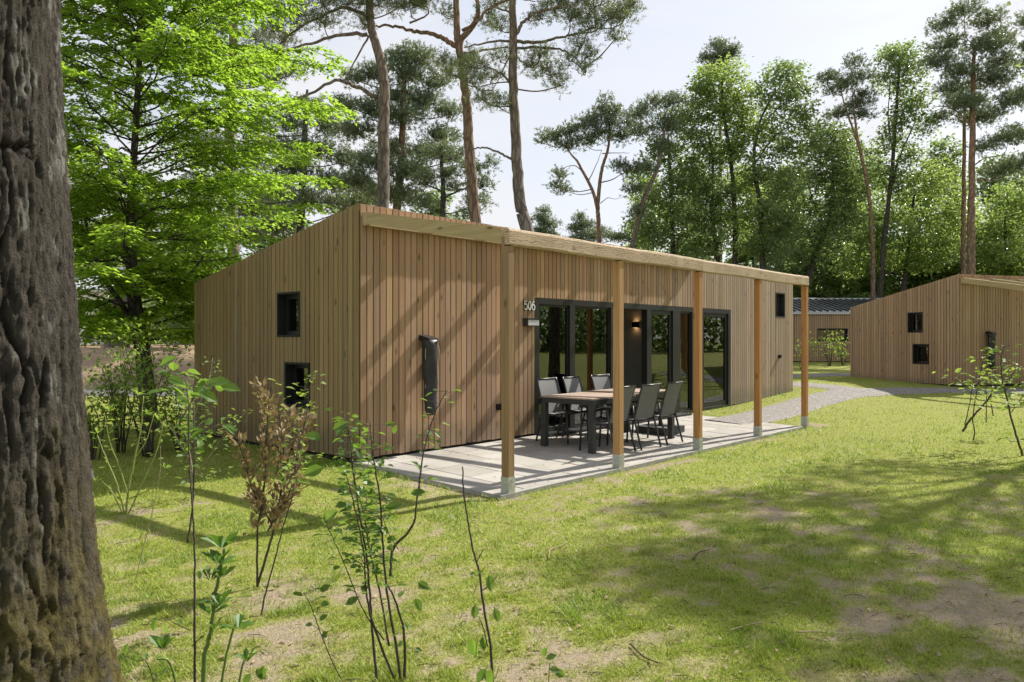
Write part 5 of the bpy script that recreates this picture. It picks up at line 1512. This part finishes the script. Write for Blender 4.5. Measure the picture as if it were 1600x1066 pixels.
def sapling(name, label, Y, stems, mat_stem, mat_l, seed, shape=OVATE, ln=.055, single=True, every=.05, spread=.06, group=None, cat='sapling', rosettes=(), spots=(), align=0.0):
    """stems: (pixel line, base radius, tip radius, bend in depth, leafy from, leafy to, leaf density)."""
    rg = R(seed)
    u, v = stems[0][0][0]
    b = P(u, v, Y); gb = float(gz(b[0], Y)); base = np.array([b[0], Y, gb])
    root = thing(name, base, label, cat, 0, group)
    joined = MB(); count = 0
    def put(p, d, n, l):
        nonlocal count
        if single and count < 280:
            me = leaf_me(shape, mat_l, round(l / .012) * .012)
            o = bpy.data.objects.new('leaf', me); col.objects.link(o); o.parent = root
            set_basis(o, p - base, d, n); count += 1
        else:
            leaves(joined, [p - base], [d], [n], l, l * {id(OVATE): .62, id(LANCE): .46, id(KITE): .58}[id(shape)], shape)
    sm = None
    for (pts, r0, r1, dy, f0, f1, dens) in stems:
        q = np.array([P(a, c, Y) for a, c in pts]); q[:, 1] += np.linspace(0, dy, len(q))
        if pts[0][1] > 1040 or q[0, 2] < gb + .12: q[0, 2] = gb - .03
        q = spline(q, 6); q[1:-1] += rg.normal(size=(len(q) - 2, 3)) * r0 * .18
        MB().tube(q - base, np.linspace(r0, r1, len(q)), 6).build('stem', mat_stem, root, True)
        if dens <= 0: continue
        seg = np.linalg.norm(np.diff(q, axis=0), axis=1); Ltot = seg.sum(); cum = np.concatenate([[0], np.cumsum(seg)])
        s = f0 * Ltot; sg = 1
        while s < f1 * Ltot:
            i = min(np.searchsorted(cum, s) - 1, len(q) - 2); i = max(i, 0)
            p = q[i] + (q[i + 1] - q[i]) * ((s - cum[i]) / max(seg[i], 1e-6))
            ax = unit(q[i + 1] - q[i])
            for _ in range(max(1, int(round(dens * 1.7 * rg.uniform(.5, 1.5))))):
                az = rg.uniform(0, 6.28)
                out = unit(np.array([math.cos(az), math.sin(az), rg.uniform(-.1, .5)]))
                off = spread * rg.uniform(.15, 1.0)
                pp = p + out * off
                if off > .03: 
                    if rg.rand() < .75: joined_t.tube(np.array([p, p + out * off * .6 + (0, 0, .004), pp]) - base, [.0016, .0013, .001], 3, cap=False)
                d = unit(out * (1 - align) + ax * (rg.uniform(0, .5) + align * 1.2) + np.array([0, 0, rg.uniform(-.7, .1) * (1 - align)]))
                put(pp, d, unit(np.array([0, 0, 1.0]) + rg.normal(size=3) * .4), ln * rg.uniform(.6, 1.15))
            s += every * rg.uniform(.6, 1.4)
    for (a, c, k, l) in rosettes:
        p = P(a, c, Y)
        for j in range(k):
            az = j * 2.4 + rg.uniform(-.3, .3); el = rg.uniform(.25, 1.25)
            d = np.array([math.cos(az) * math.cos(el), math.sin(az) * math.cos(el), math.sin(el)])
            put(p + d * .008, d, np.array([0, 0, 1.0]) + rg.normal(size=3) * .25, l * rg.uniform(.75, 1.1))
    for (a, c, ang, l, dy) in spots:                     # single leaves placed one by one
        p = P(a, c, Y) + np.array([0, dy, 0]); r_ = rad(ang)
        put(p, np.array([math.cos(r_), rg.uniform(-.5, .2), math.sin(r_)]), np.array([rg.normal() * .3, -.8, .75]), l)
    return root, joined, base

joined_t = MB()
def finish(t):
    global joined_t
    root, j, base = t
    if j.V: 
        o = j.build('foliage', t_mat[0], root); o['kind'] = 'stuff'
    if joined_t.V: joined_t.build('petioles', M_twig, root, True)['kind'] = 'stuff'
    joined_t = MB()
t_mat = [None]
def plant(name, label, Y, stems, ms, ml, seed, **kw):
    t_mat[0] = ml
    finish(sapling(name, label, Y, stems, ms, ml, seed, **kw))

Yb = lambda v: float(FPX * (EYE + .09) / (v - V0))
GS = 'saplings on the lawn'
plant('sapling', 'many-stemmed leafy sapling before the near corner of the patio', 3.75,
  [([(628, 1070), (618, 1010), (604, 940), (596, 860), (590, 780), (578, 720), (572, 660)], .0085, .003, .1, .42, .99, 2.6),
   ([(622, 1058), (590, 990), (576, 930), (572, 860), (560, 790), (548, 735)], .007, .0025, -.1, .45, .99, 2.4),
   ([(590, 1070), (580, 1000), (574, 940), (566, 880), (552, 810), (540, 745), (532, 690), (520, 655)], .008, .003, .25, .42, 1.0, 2.6),
   ([(608, 1010), (590, 930), (570, 870), (558, 820), (540, 770), (525, 720)], .006, .002, .3, .5, 1, 2.2),
   ([(632, 1030), (634, 990), (625, 935), (614, 900)], .0085, .004, -.15, .3, 1, .5),
   ([(610, 900), (612, 862), (640, 830), (646, 790), (652, 730), (660, 690), (672, 650), (690, 616)], .0075, .0022, .35, .45, 1.0, 1.0),
   ([(622, 858), (606, 840), (592, 815)], .003, .0015, .1, .5, 1, 1.2),
   ([(600, 1000), (572, 950), (548, 880), (532, 830), (522, 800)], .0035, .0015, -.2, .4, 1, .7),
   ([(540, 1066), (520, 1010), (500, 930), (496, 900)], .003, .0015, -.25, .5, 1, .4)],
  M_twig, M_sapleaf, 701, ln=.052, every=.027, spread=.075, group=GS,
  spots=[(505, 730, 200, .10, 0), (495, 690, 160, .09, .1), (520, 672, 30, .09, 0), (640, 775, 10, .075, .05), (655, 905, -20, .07, -.05), (648, 935, -60, .07, 0), (560, 935, 200, .07, 0), (604, 795, 20, .08, 0), (528, 800, 210, .08, 0), (612, 680, 70, .05, .05)])
plant('sapling', 'thin bare whip with a few hanging leaves near the lower middle of the lawn', 3.30,
  [([(774, 1072), (766, 1010), (756, 960), (748, 900), (737, 860), (728, 810), (722, 765), (720, 735)], .0065, .003, .1, 0, 0, 0), ([(744, 880), (750, 868), (756, 858)], .0025, .0015, 0, 0, 0, 0), ([(752, 924), (764, 915), (776, 900)], .0025, .0015, 0, 0, 0, 0), ([(762, 1010), (756, 975), (750, 950)], .003, .0015, -.1, 0, 0, 0)],
  M_twig, M_sapleaf, 702, ln=.07, group=GS, spots=[(764, 898, -80, .075, 0), (743, 945, -95, .065, 0), (772, 950, -70, .06, 0), (738, 990, -80, .08, -.05), (754, 995, -85, .06, 0), (768, 1040, -100, .085, -.03), (760, 1045, 230, .07, 0), (742, 895, 190, .025, 0), (745, 894, 0, .022, 0)])
plant('sapling', 'tiny seedling with four leaves at the bottom edge of the lawn', 3.15, [([(855, 1075), (858, 1050), (860, 1035)], .003, .0015, 0, 0, 0, 0)], M_twig_green, M_sapleaf, 703, ln=.05, group=GS,
  spots=[(848, 1025, 70, .05, 0), (853, 1030, 20, .045, 0), (858, 1045, -10, .05, 0), (866, 1046, -40, .055, 0)])
plant('rhododendron', 'young evergreen plant with thick green stems and glossy leaf rosettes at the lower left', 2.95,
  [([(312, 1085), (318, 1040), (326, 990), (332, 930), (340, 890), (344, 862)], .0105, .006, .05, 0, 0, 0), ([(324, 1042), (352, 1005), (372, 985)], .006, .004, .1, 0, 0, 0), ([(328, 1000), (338, 955), (344, 935)], .004, .003, -.05, 0, 0, 0), ([(300, 1075), (275, 1045), (254, 1020)], .006, .004, -.05, 0, 0, 0), ([(345, 1072), (372, 1050), (385, 1035)], .0055, .004, .1, 0, 0, 0)],
  M_twig_green, M_glossleaf, 704, shape=LANCE, ln=.07, group=GS, cat='shrub',
  rosettes=[(346, 858, 9, .085), (342, 884, 8, .08), (328, 908, 5, .06), (346, 905, 5, .06), (344, 948, 6, .075), (328, 962, 5, .065), (372, 985, 7, .07), (254, 1018, 6, .075), (385, 1036, 7, .06), (336, 985, 4, .05)])
plant('sapling', 'tall dark-stemmed sapling with sprays of small leaves behind the evergreen plant', 3.15,
  [([(304, 1080), (301, 1020), (297, 950), (294, 900), (289, 845), (282, 790), (275, 740), (270, 690), (266, 640), (258, 600)], .0058, .002, .2, .72, 1, 1.2), ([(300, 1010), (312, 998), (322, 990)], .002, .001, 0, .3, 1, .6), ([(297, 985), (275, 975), (262, 968)], .0025, .001, 0, .4, 1, .8), ([(297, 955), (280, 940), (264, 925)], .002, .001, 0, 0, 0, 0), ([(262, 1062), (240, 1040), (226, 1022), (215, 1010)], .0025, .001, -.1, .2, 1, .9)],
  M_twig, M_sapleaf, 705, ln=.045, every=.05, spread=.06, group=GS,
  spots=[(243, 968, -100, .05, 0), (258, 976, -80, .05, 0), (200, 1005, -100, .05, 0), (212, 1020, -90, .045, 0), (310, 892, -70, .04, 0), (400, 1045, -40, .06, 0), (412, 1040, -100, .06, 0), (392, 1052, -120, .06, 0)])
plant('sapling', 'brown-stemmed sapling with broad lime green leaves in front of the beech', 4.6,
  [([(293, 848), (294, 800), (290, 745), (284, 690), (276, 640), (270, 605)], .007, .003, .3, .55, 1.0, 2.0), ([(280, 660), (300, 622), (322, 605), (345, 600)], .004, .002, .1, .3, 1, 1.6), ([(276, 632), (262, 600), (246, 580)], .004, .002, .2, .3, 1, 1.6), ([(287, 720), (300, 690), (318, 672), (332, 668)], .003, .0015, .2, .3, 1, 1.2)],
  M_twig, M_sapleaf, 706, ln=.095, every=.06, spread=.09, group=GS, spots=[(325, 600, 10, .13, 0), (345, 603, -10, .12, 0), (312, 612, -30, .12, 0), (250, 572, 30, .12, 0), (262, 590, -20, .11, 0)])
# the withered one
plant('sapling', 'withered sapling full of brown curled leaves left of the patio', 5.1,
  [([(400, 905), (420, 850), (430, 800), (436, 740), (432, 690), (405, 640), (388, 600)], .010, .003, .2, .28, 1, 3.2), ([(402, 895), (404, 830), (415, 770), (420, 700), (425, 640), (432, 600)], .008, .003, -.1, .3, .95, 3.2), ([(418, 830), (445, 780), (455, 730), (462, 680), (465, 650)], .006, .002, .25, .1, 1, 3.2), ([(425, 820), (400, 770), (385, 710), (370, 670)], .006, .002, -.1, .15, 1, 3.2), ([(430, 800), (462, 770), (472, 745)], .005, .002, 0, .1, 1, 3.0), ([(415, 800), (395, 790), (378, 775)], .004, .002, .1, .1, 1, 3.0), ([(432, 740), (440, 690), (448, 660), (445, 640)], .004, .002, .1, .1, 1, 3.0)],
  M_twig, M_deadleaf, 707, ln=.056, every=.023, spread=.045, align=.5, group=GS, shape=KITE, single=False)
plant('sapling', 'slim sapling with light feathery leaves before the lower end window', 4.6,
  [([(406, 978), (412, 930), (422, 885), (434, 830), (446, 780), (450, 720), (462, 660), (466, 610), (470, 585)], .0065, .0018, .3, .5, 1, 1.6), ([(448, 760), (458, 740), (475, 720), (490, 715)], .003, .001, .1, .1, 1, 1.6), ([(450, 720), (440, 690), (430, 640), (436, 600)], .003, .001, .1, .5, 1, .8)],
  M_twig, M_shrubleaf, 708, ln=.05, every=.028, spread=.08, group=GS)
plant('shrub', 'yellow-green many-branched shrub in front of the dark end wall shade', 6.9,
  [([(196, 806), (198, 770), (206, 720), (214, 670), (216, 620)], .010, .004, .1, .6, 1, 1.2), ([(196, 800), (180, 750), (165, 715), (152, 680)], .008, .004, 0, .6, 1, 1.0), ([(198, 790), (225, 745), (240, 705), (248, 660)], .008, .004, .1, .6, 1, 1.0), ([(200, 775), (190, 730), (178, 690), (172, 645)], .007, .003, -.1, .6, 1, 1.0), ([(202, 780), (240, 760), (258, 735)], .006, .003, 0, .6, 1, .8), ([(194, 795), (170, 770), (150, 755)], .006, .003, .1, .5, 1, .8), ([(208, 720), (224, 690), (232, 650)], .005, .003, .1, .5, 1, 1.0)],
  M_twig_lime, M_shrubleaf, 709, ln=.06, every=.07, spread=.04, group=GS, shape=LANCE, cat='shrub', rosettes=[(216, 618, 6, .08), (152, 678, 6, .07), (248, 658, 6, .08), (172, 643, 6, .08), (258, 733, 5, .06), (232, 648, 5, .07), (150, 753, 5, .06)])
plant('sapling', 'feathery small-leaved sapling standing by the left edge of the cabin end wall', 7.6,
  [([(302, 790), (298, 740), (290, 690), (300, 640), (315, 600), (320, 560)], .009, .003, .2, .25, 1, 2.2), ([(298, 745), (325, 715), (340, 690), (365, 660), (385, 640)], .006, .002, .1, .25, 1, 1.8), ([(295, 715), (275, 690), (262, 665)], .005, .002, .1, .2, 1, 2.0), ([(296, 735), (320, 745), (345, 735)], .004, .002, 0, .2, 1, 1.8), ([(292, 690), (280, 640), (286, 600)], .004, .002, .1, .2, 1, 2.0)],
  M_twig_pale, M_shrubleaf, 710, ln=.062, every=.045, spread=.14, group=GS, shape=KITE, single=False)
plant('weed', 'thin pale weed stalk standing in the sparse grass beside the old trunk', 4.3, [([(212, 905), (218, 870), (226, 830), (233, 790), (240, 740), (238, 700)], .003, .0012, .1, .0, .2, .6)], M_twig_pale, M_sapleaf, 711, ln=.04, every=.1, group=GS)
plant('weed', 'bare pale cane standing before the near corner of the cabin', 5.6, [([(572, 800), (573, 740), (574, 690), (571, 560)], .004, .002, .1, .1, .4, .4)], M_twig_pale, M_sapleaf, 712, ln=.06, every=.1, group=GS)
plant('sapling', 'sapling with a leaning stem and yellow-green tip leaves near the right edge of the lawn', 11.6,
  [([(1504, 674), (1520, 655), (1545, 632), (1562, 612), (1572, 600)], .018, .008, .2, .6, 1, 1.6), ([(1507, 664), (1512, 645), (1517, 620), (1520, 600)], .008, .004, 0, .5, 1, .6), ([(1521, 688), (1524, 675), (1522, 655), (1528, 620), (1535, 590), (1542, 560), (1544, 548)], .010, .004, .1, .55, 1, 2.2), ([(1528, 625), (1505, 600), (1490, 588), (1474, 578)], .005, .002, .1, .2, 1, 1.5), ([(1535, 590), (1545, 575), (1530, 560)], .004, .002, 0, .0, 1, 2.0)],
  M_twig, M_shrubleaf, 713, ln=.10, every=.09, spread=.16, group=GS)
plant('sapling', 'bushy sapling at the right edge of the lawn with a dark curved stem', 10.9,
  [([(1600, 720), (1592, 690), (1583, 655), (1576, 620), (1570, 590), (1570, 560), (1576, 542)], .016, .006, .1, .45, 1, 2.4), ([(1580, 645), (1598, 620), (1612, 600)], .006, .003, 0, .1, 1, 2), ([(1574, 610), (1555, 598), (1545, 585)], .005, .003, .1, .1, 1, 2), ([(1572, 600), (1590, 580), (1605, 572)], .005, .003, .1, .1, 1, 2.4), ([(1590, 690), (1580, 690), (1572, 684)], .004, .002, 0, .2, 1, .8)],
  M_twig, M_shrubleaf, 714, ln=.11, every=.07, spread=.18, group=GS)
plant('sapling', 'thin twin-stemmed sapling behind the leaning one on the right of the lawn', 12.9,
  [([(1541, 660), (1543, 635), (1545, 605), (1546, 580)], .009, .004, .1, .4, 1, 1.8), ([(1552, 650), (1550, 625), (1556, 600), (1560, 575)], .009, .004, .1, .4, 1, 1.8)],
  M_twig, M_shrubleaf, 715, ln=.11, every=.09, spread=.16, group=GS)
for k, (u, v, lab) in enumerate([(1252, 578, 'pale shrub hugging the last pergola post, far across the path'), (1296, 572, 'pale shrub under the low wide window of the distant cabin'), (1318, 571, 'airy pale shrub right of the low wide window of the distant cabin')]):
    p = G(u, v); bush('shrub', lab, p[0], p[1], .8, .85, M_shrubleaf, 620 + k, 170, .12, 7, 'shrubs by the distant cabin')
p = P(226, 529, 11.2)
for k, (u, Y, lab) in enumerate([(190, 10.6, 'leafy young shrub in front of the beech trunk'), (232, 10.2, 'dense young shrub between the beech trunk and the cabin'), (150, 10.0, 'young shrub beside the old oak trunk edge'), (282, 10.8, 'small shrub at the foot of the far end of the end wall')]):
    p = P(u, 529, Y); bush('shrub', lab, p[0], Y, [.5, .75, .6, .45][k], [.85, .95, .6, .5][k], M_shrubleaf, 640 + k, [700, 900, 500, 300][k], .07, [9, 11, 8, 6][k], 'young shrubs below the beech')

# ------------------------------------------------------------------ grass
def grass():
    rg = R(88)
    n = 1250000
    # more blades where the camera is near; kept inside what the picture could show from a step aside
    y = 2.2 / (1 - rg.rand(n) * (1 - 2.2 / 27.0))
    x = (rg.rand(n) * 2 - 1) * (0.80 * y + .6)
    c = cover(x, y)
    t, w = tw(x, y)
    on = (t > -0.12) & (t < 8.34) & (w > -.6) & (w < 2.53)
    inside = (t > -.05) & (t < LEN + .05) & (w < 0.02) & (w > -WID)
    def near_path(px, py):
        bad = np.zeros(len(px), bool)
        for o in col.objects:
            if o.name.startswith('path') or o.name.startswith('road'):
                co = np.empty(len(o.data.vertices) * 3, np.float32); o.data.vertices.foreach_get('co', co); co = co.reshape(-1, 3)[4::9]
                for a in range(0, len(px), 200000):
                    sl = slice(a, a + 200000)
                    sel = np.nonzero(py[sl] > 13)[0]
                    if not len(sel): continue
                    dd = np.full(len(sel), 9.0)
                    for q in co: dd = np.minimum(dd, np.hypot(px[sl][sel] - q[0], py[sl][sel] - q[1]))
                    bad[np.arange(a, min(a + 200000, len(px)))[sel[dd < .52]]] = True
        return bad
    keep = (rg.rand(n) < np.clip((c - .16) * 1.5, 0.16, 1)) & ~on & ~inside
    x, y, c = x[keep], y[keep], c[keep]
    lim = 540000
    x, y, c = x[:lim], y[:lim], c[:lim]
    ok = ~near_path(x, y)
    x, y, c = x[ok], y[ok], c[ok]
    n = len(x)
    t, w = tw(x, y)
    edge = np.exp(-np.maximum(w - .02, 0) / .25) * ((w > 0) & (t > 8.3) & (t < LEN + 1)) + np.exp(-np.maximum(-t, 0) / .35) * ((t < 0) & (w < .2) & (w > -WID - .5)) + .6 * np.exp(-np.maximum(w - 2.5, 0) / .05) * ((w > 2.5) & (t > 0) & (t < 8.4))
    clump = smooth(.55, .75, vnoise(x * 2.1 + 50, y * 2.1))
    h = (.010 + .018 * rg.rand(n)) * (.6 + .6 * c) * (1 + .9 * clump * rg.rand(n)) * (1 + 1.6 * edge * rg.rand(n)) * (1 + 1.7 * smooth(.70, .86, vnoise(x * 8.3 + 11, y * 8.3)) * rg.rand(n))
    wd = .0032 + .0007 * y
    az = rg.rand(n) * 6.283
    z = gz(x, y) - .004
    b = np.stack([x, y, z], -1)
    s = np.stack([np.cos(az), np.sin(az), np.zeros(n)], -1) * (wd / 2)[:, None]
    ln = rg.uniform(.3, 1.4, n)
    tip = b + np.stack([-np.sin(az) * h * ln, np.cos(az) * h * ln, h], -1)
    V = np.stack([b - s, b + s, tip], 1).reshape(-1, 3)
    dry = np.clip(rg.rand(n) * .9 + 1.2 * (.52 - c) + .35 * (vnoise(x * 1.3 + 7, y * 1.3) - .5), 0, 1)
    dry = smooth(.45, .85, dry)[:, None]
    lush = np.clip(clump * .5 + edge, 0, 1)[:, None]
    green = np.array([.30, .375, .05]) * (1 - lush) + np.array([.17, .29, .033]) * lush
    T = green * (1 - dry) + np.array([.48, .43, .20]) * dry
    T = T * rg.uniform(.68, 1.16, (n, 1))
    T = np.repeat(T, 3, 0)
    o = MB().add(V, np.arange(n * 3).reshape(-1, 3), T).build('grass', M_blade)
    tag(o, kind='stuff')
grass()

# sand, needles and leaf scraps blown over the slabs
rg = R(98)
n = 260
a_ = rg.uniform(0, 8.2, n); b_ = np.clip(np.abs(rg.normal(size=n)) * .5, .03, 2.4); flip = rg.rand(n) < .5; b_[flip] = 2.42 - b_[flip] * .8
q_ = C0 + D2 * a_[:, None] + N2 * b_[:, None]
mb = MB(); leaves(mb, np.c_[q_, -PS_ * b_ + .008], np.c_[rg.normal(size=(n, 2)), np.zeros(n)], np.c_[rg.normal(size=(n, 2)) * .25, np.ones(n)], rg.uniform(.012, .04, n), rg.uniform(.006, .02, n))
tag(mb.build('leaf_scraps', M_deadleaf), kind='stuff')
# litter: fallen leaves, twigs
rg = R(99)
n = 700
y = 3.2 / (1 - rg.rand(n) * (1 - 3.2 / 14)); x = (rg.rand(n) * 2 - 1) * .75 * y
t, w = tw(x, y); ok = ~((t > -.15) & (w < 2.55) & (t < 9)); x, y = x[ok], y[ok]; n = len(x)
mb = MB(); leaves(mb, np.stack([x, y, gz(x, y) + .012], -1), np.c_[rg.normal(size=(n, 2)), rg.normal(size=n) * .15], np.c_[rg.normal(size=(n, 2)) * .4, np.ones(n)], rg.uniform(.02, .05, n), rg.uniform(.012, .03, n), OVATE)
tag(mb.build('fallen_leaves', M_deadleaf), kind='stuff')
n = 420
y = 3.0 / (1 - rg.rand(n) * (1 - 3.0 / 10)); x = (rg.rand(n) * 2 - 1) * .72 * y
t, w = tw(x, y); ok = ~((t > -.15) & (w < 2.55) & (t < 9)); x, y = x[ok], y[ok]
mb = MB()
for a, b in zip(x, y):
    l = rg.uniform(.03, .12); az = rg.uniform(0, 6.28); z = float(gz(a, b))
    mb.tube([(a, b, z + .006), (a + math.cos(az) * l * .5 + rg.normal() * .006, b + math.sin(az) * l * .5, z + .014), (a + math.cos(az) * l, b + math.sin(az) * l, z + .007)], [.0018, .0022, .001], 4)
tag(mb.build('twig_litter', M_twig, smooth=True), kind='stuff')
for k, (pts, lab) in enumerate([([(857, 876), (860, 862), (876, 856), (885, 850)], 'pale curved stick on the grass right of the bare whip'), ([(1138, 990), (1165, 982), (1192, 976)], 'straight stick lying in the shaded grass, middle right'), ([(1083, 877), (1092, 866), (1110, 862)], 'short bent stick on the lawn between patio and picture bottom'), ([(1245, 992), (1268, 991), (1290, 992)], 'thin pale stick lying level in the lower right grass'), ([(985, 1010), (1005, 1030), (1028, 1040)], 'dark stick lying at the bottom middle of the lawn'), ([(790, 930), (806, 925), (820, 920)], 'slim stick lying right of the hanging leaves')]):
    q = np.array([G(u, v) for u, v in pts]); b = q[0].copy(); q[:, 2] += .015
    o = thing('fallen_stick', b, lab, 'stick', 0, 'sticks on the lawn')
    MB().tube(spline(q, 4) - b, np.linspace(.006, .003, 4 * (len(q) - 1) + 1), 6).build('wood', M_twig_pale if 'pale' in lab or 'slim' in lab or 'straight' in lab else M_twig, o, True)
